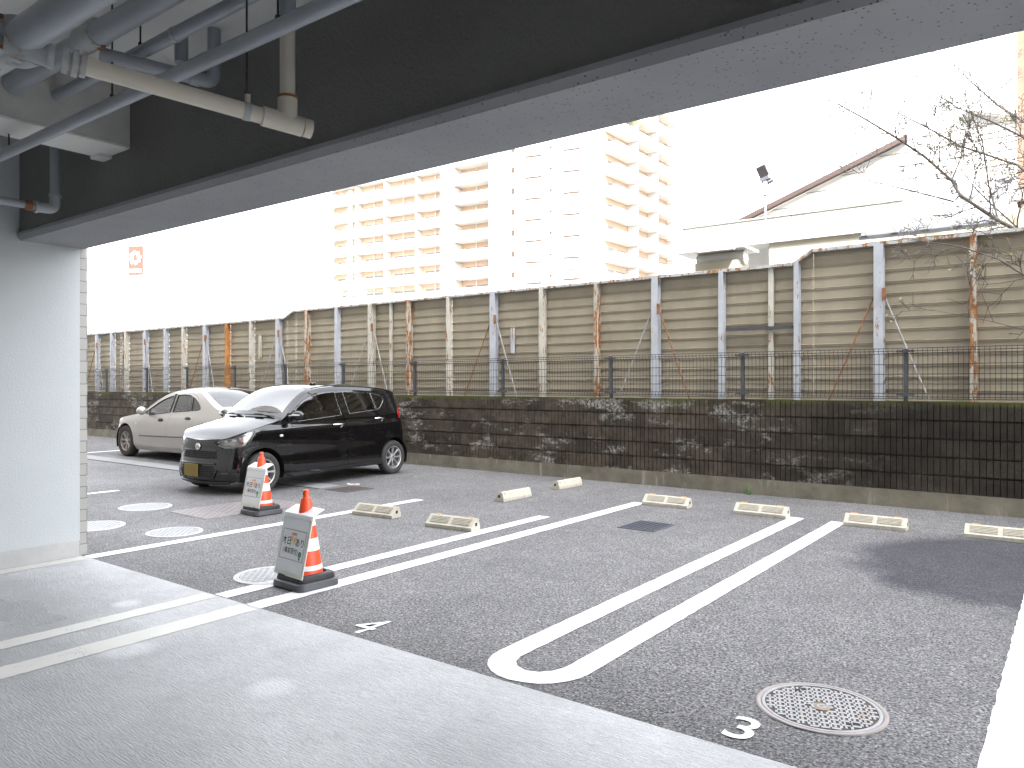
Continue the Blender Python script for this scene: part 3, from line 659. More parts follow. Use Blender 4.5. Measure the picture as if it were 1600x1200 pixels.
for i in range(len(tr) - 1):
    (xa, za), (xb, zb) = tr[i], tr[i + 1]; b = MB(); nx = .0008
    b.add([(xa + nx, SY - .055, za - .03), (xb - nx, SY - .055, zb - .03), (xb - nx, SY + .07, zb - .03), (xa + nx, SY + .07, za - .03), (xa + nx, SY - .055, za + .012), (xb - nx, SY - .055, zb + .012), (xb - nx, SY + .07, zb + .012), (xa + nx, SY + .07, za + .012)],
          [(0, 3, 2, 1), (4, 5, 6, 7), (0, 1, 5, 4), (1, 2, 6, 5), (2, 3, 7, 6), (3, 0, 4, 7)])
    P2(b, 'top_rail', M['rail'], sf)
for x, l, rr_ in ((-2.103, 'rust', 'iron'), (-5.283, 'iron', 'rust'), (-8.492, 'rust', 'iron'), (-11.70, 'iron', 'iron'), (-14.82, 'iron', 'iron'), (-17.85, 'rust', 'iron'), (-20.86, None, 'iron'), (-23.70, 'rust', 'iron')):
    for sgn, mm in ((-1, l), (1, rr_)):
        if mm is None: continue
        P2(MB().tube([(x + sgn * .07, SY - .06, 2.62), (x + sgn * .62, SY - .16, 1.22)], .010, 8), 'stay', M[mm], sf)
    P2(MB().box(x + .045, SY - .115, 2.58, x + .09, SY - .0925 + .0, 2.74), 'stay_bracket', M['rust'], sf)

# ------------------------------------------------------------------ wheel stops
def make_stop(refl=True):
    o = empty('wheel_stop', (0, 0, 0)); b = MB(); W = .30
    # trapezoid section, back (y+) nearly upright, front sloping; local x = length, y+ = away from the car
    prof = [(-.078, 0), (.078, 0), (.078, .035), (.052, .108), (.020, .112), (-.062, .040), (-.078, .036)]
    segs = [(-W, -W + .035), (-W + .035, -.016), (-.016, .016), (.016, W - .035), (W - .035, W)]
    def sect(x0, x1, pr):
        n = len(pr); b.add([(x0, y, z) for y, z in pr] + [(x1, y, z) for y, z in pr], [tuple(range(n)), tuple(range(n, 2 * n))[::-1]] + [(i, n + i, n + (i + 1) % n, (i + 1) % n) for i in range(n)])
    sect(-W, W, prof)
    # five long ribs proud of the slope on both halves
    d = Vector((-.062 - .020, 0.040 - .112)); d.normalize(); nrm = Vector((d.y, -d.x)); 
    if nrm.x > 0: nrm = -nrm
    for x0, x1 in ((-W + .045, -.02), (.02, W - .045)):
        for k in range(5):
            t0 = .018 + k * .0165; t1 = t0 + .0105
            a = Vector((.020, .112)) + d * t0; c = Vector((.020, .112)) + d * t1
            q = [a - nrm * .002, c - nrm * .002, c + nrm * .008, a + nrm * .008]
            b.add([(x0, p.x, p.y) for p in q] + [(x1, p.x, p.y) for p in q], [(0, 1, 2, 3), (7, 6, 5, 4), (0, 4, 5, 1), (1, 5, 6, 2), (2, 6, 7, 3), (3, 7, 4, 0)])
    b.build('block', M['stop'], o, bevel=.004)
    for sx in (-1, 1):
        h = MB(); h.box(sx * (W + .001) - .001, -.012, .045, sx * (W + .001) + .001, .022, .075); h.build('end_hole', M['slot'], o)
    if refl:
        for sx in (-1, 1):
            h = MB(); h.box(sx * .21 - .035, .026, .109, sx * .21 + .035, .048, .1165); h.build('reflector', M['amber'], o, bevel=.002)
    return o
s0 = make_stop(True); s1 = make_stop(False)
GS = 'concrete wheel stops in the bays'
stops = [(s0, -5.235, 5.93, 5, 'cream wheel stop with two amber reflectors beside the end of the shorter left white line'),
         (s0, -4.075, 8.59, 0, 'wheel stop with amber reflectors at the end of the long single white line'),
         (s0, -2.92, 8.62, 0, 'wheel stop with amber reflectors just left of the U-shaped white line'),
         (s0, -1.72, 8.61, 0, 'wheel stop with amber reflectors just right of the U-shaped white line'),
         (s0, -0.62, 8.66, 0, 'wheel stop with amber reflectors cut by the right edge of the photo'),
         (s1, -6.42, 5.97, 5, 'plain cream wheel stop without reflectors, lying over the far white line'),
         (s1, -5.93, 7.92, -91, 'plain wheel stop turned sideways, nearer of the two sideways ones'),
         (s1, -5.98, 9.28, -91, 'plain wheel stop turned sideways, closest to the block wall footing')]
for i, (src, x, y, a, lb) in enumerate(stops):
    o = src if i in (0, 5) else copy_tree(src)
    o.location = (x, y, .001); o.rotation_euler = (0, 0, R(a)); o.scale = (1, 1, 1.1); tag(o, lb, 'wheel stop', GS)

# ------------------------------------------------------------------ covers and gratings
def manhole(x, y, r, lb, big=False, pale=True, rz=0.0):
    o = empty('manhole_cover', (x, y, 0), rz, lb, 'manhole cover', 'round iron covers in the asphalt')
    a, c = (M['iron_pale'], M['iron_pale2']) if pale else (M['iron'], M['iron_dark'])
    b = MB(); b.lathe([(r, -.02), (r, .006), (r * .93, .007), (r * .925, .002)], 64, caps=False); b.build('frame_ring', M['iron_pale'] if pale else M['rim_iron'], o)
    b = MB(); b.lathe([(r * .92, -.02), (r * .92, .003)], 64); b.build('cover', c, o)
    b = MB(); b.lathe([(r * .918, .0032), (r * .918, .0065), (r * .86, .0068), (r * .86, .0032)], 64, caps=False)
    # raised tread: rows of short bars, alternately crosswise
    step = .044 if big else .065; k = int(r * .86 / step) + 1
    for i in range(-k, k + 1):
        for j in range(-k, k + 1):
            for dx, dy, w_, h_ in ((0, 0, step * .84, .017), (step * .5, step * .5, .012, step * .6), (step * .5 + .02, step * .5, .010, step * .5)) if big else ((0, 0, step * .36, step * .36), (step / 2, step / 2, step * .36, step * .36)):
                cx, cy = i * step + dx, j * step + dy
                if math.hypot(cx, cy) < r * .82 and (math.hypot(cx, cy) > r * .17 or not big): b.box(cx - w_ / 2, cy - h_ / 2, .0031, cx + w_ / 2, cy + h_ / 2, .0065)
    b.build('tread_pattern', a, o)
    if big:
        b = MB(); b.lathe([(r * .15, .003), (r * .15, .007), (r * .14, .0075)], 32); b.build('badge', M['bronze'], o)
        text_obj('badge_mark', 'TGS', .06, M['iron'], (0, 0, .0082), (0, 0, R(10)), o, bold=.002)
        for qx, qy in ((-.09, .17), (-.06, .19), (.10, -.16), (.13, -.15)):
            b = MB(); b.box(qx - .012, qy - .012, .0068, qx + .012, qy + .012, .0075); b.build('key_hole', M['slot'], o)
    return o
manhole(-0.965, 3.665, .285, 'large patterned iron manhole cover with a brown centre badge beside the painted 3', True, False, R(20))
manhole(-5.07, 3.62, .29, 'pale round cover half hidden behind the nearer cone and sign')
manhole(-7.34, 4.08, .27, 'pale round cover just beyond the left end of the far white line')
manhole(-9.12, 4.70, .30, 'pale round cover farthest from the camera, left of the pink chequer plate')
manhole(-8.33, 3.73, .31, 'pale round cover partly cut off by the tiled wall edge')
def grating(cx, cy, w_, d_, mname, lb, rz=0):
    o = empty('drain_grating', (cx, cy, 0), rz, lb, 'drain grating', 'steel drain gratings in the asphalt')
    MB().box(-w_ / 2, -d_ / 2, -.04, w_ / 2, d_ / 2, .0015).build('pit', M['slot'], o)
    b = MB(); f = .016
    for x0, y0, x1, y1 in ((-w_ / 2, -d_ / 2, w_ / 2, -d_ / 2 + f), (-w_ / 2, d_ / 2 - f, w_ / 2, d_ / 2), (-w_ / 2, -d_ / 2 + f, -w_ / 2 + f, d_ / 2 - f), (w_ / 2 - f, -d_ / 2 + f, w_ / 2, d_ / 2 - f)): b.box(x0, y0, .0016, x1, y1, .007)
    b.build('frame', M[mname], o)
    b = MB(); n = int(d_ / .036)
    for k in range(1, n): b.box(-w_ / 2 + f, -d_ / 2 + k * d_ / n - .006, .0017, w_ / 2 - f, -d_ / 2 + k * d_ / n + .006, .006)
    n = int(w_ / .05)
    for k in range(1, n): b.box(-w_ / 2 + k * w_ / n - .004, -d_ / 2 + f, .0018, -w_ / 2 + k * w_ / n + .004, d_ / 2 - f, .0055)
    b.build('bars', M[mname], o); return o
grating(-3.665, 7.24, .42, .50, 'grate', 'square blue-grey drain grating in the middle bay')
grating(-8.34, 7.25, .46, .50, 'grate_rust', 'square brown drain grating beside the black car')
o = empty('chequer_plate', (-8.15, 5.3, 0), R(-2), 'pinkish rectangular chequer plate set in the asphalt behind the farther cone', 'access cover')
b = MB(); b.box(-.42, -.62, -.02, .42, .72, .004); b.build('plate', M['pinkplate'], o)
b = MB()
for i in range(16):
    for j in range(26):
        mt = Matrix.Translation((-.39 + i * .052, -.60 + j * .052, .0055)) @ Matrix.Rotation(R(45 if (i + j) % 2 else -45), 4, 'Z'); b.box(-.017, -.004, -.001, .017, .004, .0012, mt)
b.build('tread_pattern', M['iron_pale2'], o)

# ------------------------------------------------------------------ weed
o = empty('weed', (-3.62, WY - .03, 0), 0, 'small green weed growing at the foot of the block wall footing', 'plant')
b = MB(); b2 = MB()
for k in range(22):
    a = random.uniform(0, 6.28); e = random.uniform(.1, 1.3); l = random.uniform(.06, .17); d = Vector((math.cos(a) * math.cos(e), -abs(math.sin(a)) * math.cos(e) * .8, math.sin(e))) * l
    b2.tube([(0, 0, 0), tuple(d * .6), tuple(d)], [.002, .0015, .001], 5)
    s = d.cross(Vector((0, 0, 1))).normalized() * .014
    for t in (.55, .8, 1.0):
        c = d * t; q = Vector((random.uniform(-1, 1), random.uniform(-1, 1), .6)).normalized() * .028; b.add([c, c + q * .5 + s * .6, c + q, c + q * .5 - s * .6], [(0, 1, 2, 3)])
b.build('leaves', M['leaf'], o); b2.build('stems', M['leaf'], o)
# ------------------------------------------------------------------ cones and boards
def make_cone():
    o = empty('traffic_cone', (0, 0, 0)); h = .70
    def rad(z): return .129 - (.129 - .037) * (z - .05) / (h - .062 - .05)
    def skin(z0, z1, off, n=48, name='cone_body', m='cone_red'):
        b = MB(); b.lathe([(rad(z0) + off, z0), (rad(z1) + off, z1)], n, caps=False); return b
    b = MB(); b.lathe([(.145, .0), (.145, .012), (.135, .03), (rad(.05), .05), (rad(h - .066), h - .066), (.033, h - .060), (.023, h - .056), (.0235, h - .012), (.019, h - .002), (0.0, h)], 48)
    b.build('cone_body', M['cone_red'], o)
    b = MB(); b.lathe([(.006, -.0255), (.006, .0255)], 12, Matrix.Translation((0, 0, h - .030)) @ RX90 @ Matrix.Diagonal((1, 1, 1, 1))); b.build('lashing_hole', M['slot'], o)
    for z0, z1 in ((.115, .150), (.255, .345), (.435, .51)): skin(z0, z1, .0025).build('reflective_band', M['cone_white'], o)
    b = MB()
    pl = [(-.15, -.11), (-.11, -.15), (.11, -.15), (.15, -.11), (.15, .11), (.11, .15), (-.11, .15), (-.15, .11)]
    b.prism(pl, 0.001, .022); b.build('cone_foot', M['cone_red'], o, bevel=.004); return o
def make_weight():
    o = empty('cone_weight', (0, 0, 0))
    def rr(hx, hy, r, n=6):
        out = []
        for cx, cy, a0 in ((hx - r, hy - r, 0), (-hx + r, hy - r, 90), (-hx + r, -hy + r, 180), (hx - r, -hy + r, 270)):
            for k in range(n + 1): a = R(a0 + 90 * k / n); out.append((cx + r * math.cos(a), cy + r * math.sin(a)))
        return out
    def loft(name, m, secs, inner):
        b = MB(); n = 28
        rings = [[(x, y, z) for x, y in rr(hx, hy, r)] for hx, hy, r, z in secs] + [[(x, y, z) for x, y in rr(hx, hy, r)] for hx, hy, r, z in inner]
        vs = [v for q in rings for v in q]; fs = []
        for i in range(len(rings) - 1):
            for k in range(n): fs.append((i * n + k, i * n + (k + 1) % n, (i + 1) * n + (k + 1) % n, (i + 1) * n + k))
        b.add(vs, fs, True); ob = b.build(name, m, o); es = ob.modifiers.new('es', 'EDGE_SPLIT'); es.split_angle = R(38); return ob
    loft('base_ring', M['rubber_grey'], [(.215, .205, .06, 0), (.222, .212, .065, .012), (.216, .206, .065, .05), (.20, .19, .06, .058)], [(.14, .14, .05, .058), (.138, .138, .05, .0)])
    loft('top_ring', M['rubber'], [(.196, .186, .06, .0585), (.198, .188, .06, .066), (.188, .178, .06, .098), (.176, .166, .06, .104)], [(.142, .142, .06, .104), (.138, .138, .06, .06)])
    return o
def make_board():
    # one board leaning on the cone, with a tilted flange at its top that the cone pokes through
    o = empty('sign_board', (0, 0, 0)); W = .185; top = Vector((0, -.058, .535)); bot = Vector((0, -.152, .092))
    ft = Matrix.Translation(top) @ Matrix.Rotation(R(24), 4, 'X')
    b = MB(); b.box(-W, -.004, -.002, W, .105, .004, ft); b.build('cap_flange', M['board_white'], o)
    def panel(sgn):
        dn = (bot - top); hgt = dn.length; dn.normalize(); ax = Vector((1, 0, 0)); nr = ax.cross(-dn)
        mt = Matrix(((ax.x, -dn.x, nr.x, top.x), (ax.y, -dn.y, nr.y, top.y), (ax.z, -dn.z, nr.z, top.z), (0, 0, 0, 1)))   # local: x right, y up the board, z outward
        b = MB(); b.box(-W, -hgt, -.006, W, 0, .004, mt); b.build('board_panel', M['board_frame'], o, bevel=.002)
        b = MB(); b.box(-W + .022, -hgt + .03, .0041, W - .022, -.035, .0055, mt); b.build('clear_pocket', M['board_grey'], o)
        b = MB(); b.box(-W + .004, -.032, .0042, W - .004, -.004, .009, mt); b.build('top_clip', M['board_white'], o, bevel=.002)
        return mt, hgt
    mt, hg = panel(-1)
    # the printed sheet and its writing
    yc = -.225
    b = MB(); b.box(-.148, yc - .105, .0056, .148, yc + .105, .0064, mt); pp = b.build('printed_sheet', M['paper'], o)
    b = MB(); 
    for x0, y0, x1, y1 in ((-.148, yc + .1055, .148, yc + .108), (-.148, yc - .108, .148, yc - .1055), (-.1505, yc - .108, -.1485, yc + .108), (.1485, yc - .108, .1505, yc + .108)): b.box(x0, y0, .0056, x1, y1, .0068, mt)
    b.build('sheet_border', M['slot'], o)
    def wr(s, size, m, x, y, bold=.001, sx=1):
        me = text_mesh(s, size, 0, bold=bold); me.materials.clear(); me.materials.append(M[m])
        me.transform(mt @ Matrix.Translation((x, y, .0072)) @ Matrix.Diagonal((sx, 1, 1, 1)))
        q = bpy.data.objects.new('writing', me); col.objects.link(q); q.parent = o
    wr('本日', .066, 'ink', -.084, yc + .020, .0006, .9); wr('予約', .066, 'ink_yellow', .0, yc + .026, .0005, .75); wr('あり', .066, 'ink', .088, yc + .018, .0006, .9)
    wr('お得な', .026, 'ink_red', .0, yc + .075, .0006); wr('※', .036, 'ink_red', -.088, yc - .046, .001); wr('(', .05, 'ink_red', -.108, yc - .046, .0004); wr('事前受付)', .046, 'ink', -.008, yc - .047, .0004, .88)
    b = MB(); b.lathe([(.022, .0067), (.022, .0075)], 20, mt @ Matrix.Translation((.108, yc - .058, 0))); b.build('tree_mark', M['ink_green'], o)
    b = MB(); b.box(.100, yc - .098, .0067, .116, yc - .082, .0074, mt); b.box(.105, yc - .082, .0067, .111, yc - .07, .0074, mt); b.build('tree_mark_trunk', M['ink'], o)
    return o
cone = make_cone(); wt = make_weight(); brd = make_board()
def put_set(x, y, a, first, lbs, ab):
    for src, dz, lb, cat, grp, ang in ((wt, .001, lbs[0], 'cone weight', 'black rubber cone weights', a), (cone, .012, lbs[1], 'traffic cone', 'cones standing in the bays', a), (brd, .0, lbs[2], 'sign board', 'boards hung over the cones', ab)):
        o = src if first else copy_tree(src); o.location = (x, y, dz); o.rotation_euler = (0, 0, R(ang)); tag(o, lb, cat, grp)
second = True
wt.scale = (.86, .86, 1.0)
put_set(-4.63, 3.60, -3, False, ('black rubber weight under the nearer cone, lying between two white lines', 'nearer orange and white striped traffic cone, on the long white line', 'nearer white notice board with Japanese writing, hooked over the front cone'), -5)
put_set(-7.60, 5.28, -3, True, ('black rubber weight under the farther cone, in front of the black car', 'farther orange and white traffic cone, by the front wheel of the black car', 'farther white notice board with Japanese writing, in front of the black car'), -2)
# ------------------------------------------------------------------ cars
def interp(tab, x):
    if x <= tab[0][0]: return tab[0][1]
    for i in range(len(tab) - 1):
        (a, va), (b, vb) = tab[i], tab[i + 1]
        if x <= b:
            t = (x - a) / (b - a)
            return va + (vb - va) * t
    return tab[-1][1]
def smooth_tab(tab, n=12):                 # Catmull-Rom through a table of (x, value)
    out = []; P = [tab[0]] + list(tab) + [tab[-1]]
    for i in range(1, len(P) - 2):
        p0, p1, p2, p3 = P[i - 1], P[i], P[i + 1], P[i + 2]
        m1 = (p2[1] - p0[1]) / max(1e-6, p2[0] - p0[0]); m2 = (p3[1] - p1[1]) / max(1e-6, p3[0] - p1[0]); d = p2[0] - p1[0]
        for k in range(n):
            t = k / n; h = (2 * t ** 3 - 3 * t * t + 1) * p1[1] + (t ** 3 - 2 * t * t + t) * m1 * d + (-2 * t ** 3 + 3 * t * t) * p2[1] + (t ** 3 - t * t) * m2 * d
            out.append((p1[0] + d * t, h))
    return out + [tab[-1]]
class Car:
    """Body skin as one smooth function: wrap(s, z) runs round the flanks, top(x, y) spans between the shoulder lines."""
    def __init__(c, plan, ze, side, front, rear, crown, shift, root):
        c.root = root
        pts = [Vector(p) for p in plan]; dense = []
        P = [pts[0] + (pts[0] - pts[1])] + pts + [pts[-1] + (pts[-1] - pts[-2])]
        P[0] = Vector((-pts[1].x, pts[1].y)); P[-1] = Vector((-pts[-2].x, pts[-2].y))
        for i in range(1, len(P) - 2):
            for k in range(16):
                t = k / 16; a, b_, d, e = P[i - 1], P[i], P[i + 1], P[i + 2]
                dense.append(0.5 * ((2 * b_) + (-a + d) * t + (2 * a - 5 * b_ + 4 * d - e) * t * t + (-a + 3 * b_ - 3 * d + e) * t ** 3))
        dense.append(pts[-1]); c.pl = dense; c.sl = [0.0]
        for i in range(1, len(dense)): c.sl.append(c.sl[-1] + (dense[i] - dense[i - 1]).length)
        c.S = c.sl[-1]; c.sl = np.array(c.sl)
        c.ze = smooth_tab(ze); c.side = smooth_tab(side); c.front = smooth_tab(front); c.rear = smooth_tab(rear); c.crown = smooth_tab(crown); c.shift = smooth_tab(shift)
        c.ymid = pts[len(pts) // 2].y
        # shoulder table by y
        E = [c.edge(c.S * k / 500) for k in range(501)]; c.ey = np.array([e.y for e in E]); c.ey = np.maximum.accumulate(c.ey + np.arange(501) * 1e-7); c.ex = np.array([max(0.0, e.x) for e in E]); c.ez = np.array([e.z for e in E])
    def pt(c, s):
        s = max(0, min(c.S, s)); i = min(len(c.pl) - 2, max(0, int(np.searchsorted(c.sl, s)) - 1)); t = (s - c.sl[i]) / (c.sl[i + 1] - c.sl[i])
        p = c.pl[i].lerp(c.pl[i + 1], t); j0, j1 = max(0, i - 3), min(len(c.pl) - 1, i + 4); d = (c.pl[j1] - c.pl[j0]).normalized()
        return p, Vector((d.y, -d.x))
    def sy(c, y):                               # flank position to arc length
        ys = np.array([p.y for p in c.pl]); return float(np.interp(y, np.maximum.accumulate(ys + np.arange(len(ys)) * 1e-7), c.sl))
    def sx(c, x): 
        k = len(c.pl) // 2; xs = np.array([p.x for p in c.pl[:k]]); return float(np.interp(x, np.maximum.accumulate(xs + np.arange(k) * 1e-7), c.sl[:k]))
    def wrap(c, s, z, off=0.0):
        p, n = c.pt(abs(s))
        wf = max(0, -n.y) ** 1.6; wr = max(0, n.y) ** 1.6; ws = max(0, n.x) ** 1.6; t = wf + wr + ws
        ins = (interp(c.front, z) * wf + interp(c.rear, z) * wr + interp(c.side, z) * ws) / t - off
        q = p - n * ins
        return Vector((math.copysign(max(0, q.x), s) if s != 0 else 0.0, q.y, z))
    def edge(c, s): p, n = c.pt(s); return c.wrap(s, interp(c.ze, p.y))
    def zs(c, s): p, n = c.pt(s); return interp(c.ze, p.y)
    def top(c, u, y, off=0.0):                 # u in -1..1
        y = max(c.ey[0], min(c.ey[-1], y)); xe = float(np.interp(y, c.ey, c.ex))
        yy = y + interp(c.shift, y) * (1 - u * u)
        z = float(np.interp(yy, c.ey, c.ez)) + interp(c.crown, y) * min(1, xe / .35) * (1 - abs(u) ** 2.4)
        return Vector((u * xe, y, z + off))
    # ---- build a panel from an outline in parameter space
    def panel(c, name, m, outline, holes=(), fn=None, step=.03, off=0.0, flange=.014, parent=None, gap=0.0, mirror=False, sc_=(1, 1)):
        fn = fn or (lambda a, b_: c.wrap(a, b_, off))
        def dens(poly):
            out = []
            for i in range(len(poly)):
                a = Vector(poly[i]); b_ = Vector(poly[(i + 1) % len(poly)]); n = max(1, int((b_ - a).length / step))
                out += [a.lerp(b_, k / n) for k in range(n)]
            return out
        def shrink(poly, g_):
            if not g_: return [Vector(p) for p in poly]
            n = len(poly); A = sum(poly[i][0] * poly[(i + 1) % n][1] - poly[(i + 1) % n][0] * poly[i][1] for i in range(n)); sg = 1 if A > 0 else -1; out = []
            for i in range(n):
                a, b_, d = Vector(poly[i - 1]), Vector(poly[i]), Vector(poly[(i + 1) % n]); e1 = (b_ - a).normalized(); e2 = (d - b_).normalized()
                n1 = Vector((-e1.y, e1.x)) * sg; n2 = Vector((-e2.y, e2.x)) * sg; q = (n1 + n2); q = q.normalized() / max(.5, q.normalized().dot(n1)) if q.length > 1e-6 else n1
                out.append(b_ + q * g_)
            return out
        loops = [dens(shrink(outline, gap))] + [dens(shrink(h, -gap if gap < 0 else 0)) for h in holes]
        V2 = []; E2 = []
        for lp in loops:
            o = len(V2); V2 += lp; E2 += [(o + i, o + (i + 1) % len(lp)) for i in range(len(lp))]
        nb = len(V2)
        xs = [p.x for p in loops[0]]; ys = [p.y for p in loops[0]]
        def inside(lp, x, y):
            r_ = False; j = len(lp) - 1
            for i in range(len(lp)):
                if (lp[i].y > y) != (lp[j].y > y) and x < (lp[j].x - lp[i].x) * (y - lp[i].y) / (lp[j].y - lp[i].y) + lp[i].x: r_ = not r_
                j = i
            return r_
        bnd = np.array([(p.x, p.y) for p in V2])
        x = min(xs) + step * .5
        while x < max(xs):
            y = min(ys) + step * .5
            while y < max(ys):
                if inside(loops[0], x, y) and not any(inside(h, x, y) for h in loops[1:]) and np.min(np.abs(bnd - (x, y)).max(1)) > step * .45: V2.append(Vector((x, y)))
                y += step
            x += step
        r_ = delaunay_2d_cdt(V2, E2, [], 0, 1e-6)
        vo, fo = r_[0], r_[2]; keep = []
        for f in fo:
            cx = sum(vo[i].x for i in f) / 3; cy = sum(vo[i].y for i in f) / 3
            if inside(loops[0], cx, cy) and not any(inside(h, cx, cy) for h in loops[1:]): keep.append(f)
        P3 = [fn(v.x, v.y) for v in vo]
        used = sorted({i for f in keep for i in f}); mp = {i: k for k, i in enumerate(used)}
        V = [P3[i] for i in used]; F = [tuple(mp[i] for i in f) for f in keep]
        # orient outwards
        cen = Vector((0, c.ymid, .75)); sgn = 0
        for f in F[::5]:
            nrm = (V[f[1]] - V[f[0]]).cross(V[f[2]] - V[f[0]]); mid = (V[f[0]] + V[f[1]] + V[f[2]]) / 3; sgn += nrm.dot(mid - cen)
        if sgn < 0: F = [f[::-1] for f in F]
        mb = MB(); 
        def emit(V, F):
            mb.add(V, F, True)
            if flange:
                ec = {}
                for f in F:
                    for k in range(3): e = (f[k], f[(k + 1) % 3]); ec[e] = 1
                nv = [Vector((0, 0, 0)) for _ in V]
                for f in F:
                    nn = (V[f[1]] - V[f[0]]).cross(V[f[2]] - V[f[0]])
                    for k in f: nv[k] += nn
                vs = []; fs = []
                for (a, b_) in ec:
                    if (b_, a) in ec: continue
                    na = nv[a].normalized(); nb_ = nv[b_].normalized(); o = len(vs)
                    vs += [V[a], V[b_], V[b_] - nb_ * flange, V[a] - na * flange]; fs.append((o, o + 3, o + 2, o + 1))
                mb.add(vs, fs, False)
        emit(V, F)
        if mirror: emit([Vector((-v.x, v.y, v.z)) for v in V], [f[::-1] for f in F])
        return mb.build(name, m, parent if parent is not None else c.root)
def arc_pts(cy, cz, r, a0, a1, n=14): return [(cy + r * math.cos(R(a0 + (a1 - a0) * k / n)), cz + r * math.sin(R(a0 + (a1 - a0) * k / n))) for k in range(n + 1)]
def make_wheel(root, x, y, r, rr, width, spokes, tm, rm, side, spw=.028, twin=False):
    mt = Matrix.Translation((x, y, r)) @ Matrix.Rotation(R(90) * side, 4, 'Y')         # local z outward
    h = width / 2; b = MB()
    b.lathe([(rr - .012, -h * .8), (rr + .01, -h * .95), (r - .035, -h), (r - .010, -h * .82), (r, -h * .5), (r, h * .5), (r - .010, h * .82), (r - .035, h * .99), (rr + .012, h * .93), (rr, h * .82), (rr - .02, h * .7)], 56, mt, caps=False)
    for q in (-.45, 0, .45): pass
    wh = b.build('wheel', tm, root)
    b = MB(); b.lathe([(rr - .001, h * .84), (rr - .006, h * .86), (rr - .014, h * .80), (rr - .022, h * .3), (rr - .03, -h * .6)], 56, mt, caps=False)
    b.lathe([(0, h * .62), (.032, h * .60), (.052, h * .52), (.058, h * .35), (.058, h * .1)], 32, mt, caps=False)
    for k in range(spokes):
        for dd in ((-.13, .13) if twin else (0,)):
            a = 2 * math.pi * (k + dd) / spokes; ms = mt @ Matrix.Rotation(a, 4, 'Z'); w0 = spw * .5; w1 = spw * .62
            r0, r1 = .040, rr - .012
            vs = [Vector(p) for p in ((r0, -w0, h * .30), (r1, -w1, h * .45), (r1, w1, h * .45), (r0, w0, h * .30), (r0, -w0 * .6, h * .56), (r1, -w1 * .7, h * .80), (r1, w1 * .7, h * .80), (r0, w0 * .6, h * .56))]
            b.add([ms @ v for v in vs], [(0, 3, 2, 1), (4, 5, 6, 7), (0, 1, 5, 4), (1, 2, 6, 5), (2, 3, 7, 6), (3, 0, 4, 7)])
    b.build('rim', rm, wh, bevel=.0025)
    b = MB(); b.lathe([(0, -h * .1), (rr * .74, -h * .1), (rr * .74, -h * .18), (0, -h * .18)], 40, mt, caps=False); b.build('brake_disc', M['rod'], wh)
    b = MB(); b.lathe([(0, h * .645), (.021, h * .635), (.023, h * .60)], 20, mt, caps=False); b.build('hub_cap', M['chrome'], wh)
    return wh
def seats(root, ys, m, xw=.33, zb=.42):
    for y in ys:
        for sx_ in (-xw, xw):
            b = MB(); b.box(sx_ - .24, y - .25, zb - .1, sx_ + .24, y + .25, zb + .12); mt = Matrix.Translation((sx_, y + .27, zb + .08)) @ Matrix.Rotation(R(-14), 4, 'X'); b.box(-.23, -.07, 0, .23, .07, .56, mt); b.box(-.12, -.05, .60, .12, .05, .77, mt); b.box(-.05, -.01, .55, .05, .01, .62, mt)
            b.build('seat', m, root, bevel=.04)

# ---- the black hatchback
root = empty('parked_car', (-9.66, 5.70, 0), R(4), 'glossy black five-door hatchback parked nose out with a gold plate', 'car', 'cars parked in the bays')
plan = [(0, -.03), (.22, -.015), (.42, .03), (.56, .10), (.645, .20), (.692, .34), (.718, .54), (.734, .95), (.74, 1.6), (.74, 2.3), (.737, 2.9), (.722, 3.2), (.685, 3.42), (.58, 3.56), (.35, 3.62), (0, 3.635)]
ze = [(-.03, .735), (.03, .752), (.10, .785), (.20, .825), (.40, .885), (.60, .935), (.80, .975), (.90, 1.02), (1.05, 1.15), (1.22, 1.275), (1.40, 1.37), (1.60, 1.425), (1.85, 1.452), (2.1, 1.46), (2.5, 1.45), (2.9, 1.425), (3.2, 1.395), (3.45, 1.36), (3.64, 1.34)]
side = [(.14, .05), (.20, .018), (.30, .004), (.42, .006), (.50, .010), (.62, .004), (.74, .001), (.82, .003), (.865, .007), (.895, .020), (.92, .034), (.97, .038), (1.03, .048), (1.15, .080), (1.3, .122), (1.40, .155), (1.46, .20)]
front = [(.12, .10), (.18, .05), (.24, .015), (.32, .0), (.42, .008), (.50, .03), (.60, .045), (.70, .055), (.74, .07), (.80, .11), (.9, .2)]
rear = [(.14, .06), (.25, .0), (.5, .0), (.70, .02), (.85, .06), (1.0, .115), (1.15, .18), (1.3, .26), (1.4, .33)]
crown = [(-.03, .0), (.1, .02), (.3, .045), (.6, .055), (.85, .06), (1.1, .075), (1.5, .06), (2.1, .055), (3.0, .05), (3.4, .03), (3.64, .01)]
shift = [(-.03, 0), (.3, 0), (.55, .03), (.75, .13), (1.0, .15), (1.5, .12), (2.0, 0), (3.64, 0)]
c = Car(plan, ze, side, front, rear, crown, shift, root)
BP = M['black_paint']; S = c.sy
def YZ(pts): return [(S(y), z) for y, z in pts]
def rail(y): return interp(c.ze, y)
ztop = [(c.S * k / 90, c.zs(c.S * k / 90)) for k in range(91)]
ztop = [(s_, z_ - .004) for s_, z_ in ztop]
def flank(bot_front, arches, bot_rear, zb=.19, zsill=.185):
    (f0, fz, fr), (r0, rz_, rr_) = arches
    return ([(0, bot_front), (c.sx(.45), bot_front)] + YZ([(f0 - fr - .002, zb)]) + YZ(arc_pts(f0, fz, fr, 197, -17)) + YZ([(f0 + fr + .02, zsill), (r0 - rr_ - .02, zsill + .01)]) + YZ(arc_pts(r0, rz_, rr_, 197, -17)) + YZ([(r0 + rr_ + .03, .22)]) + [(c.S, .25)] + ztop[::-1])
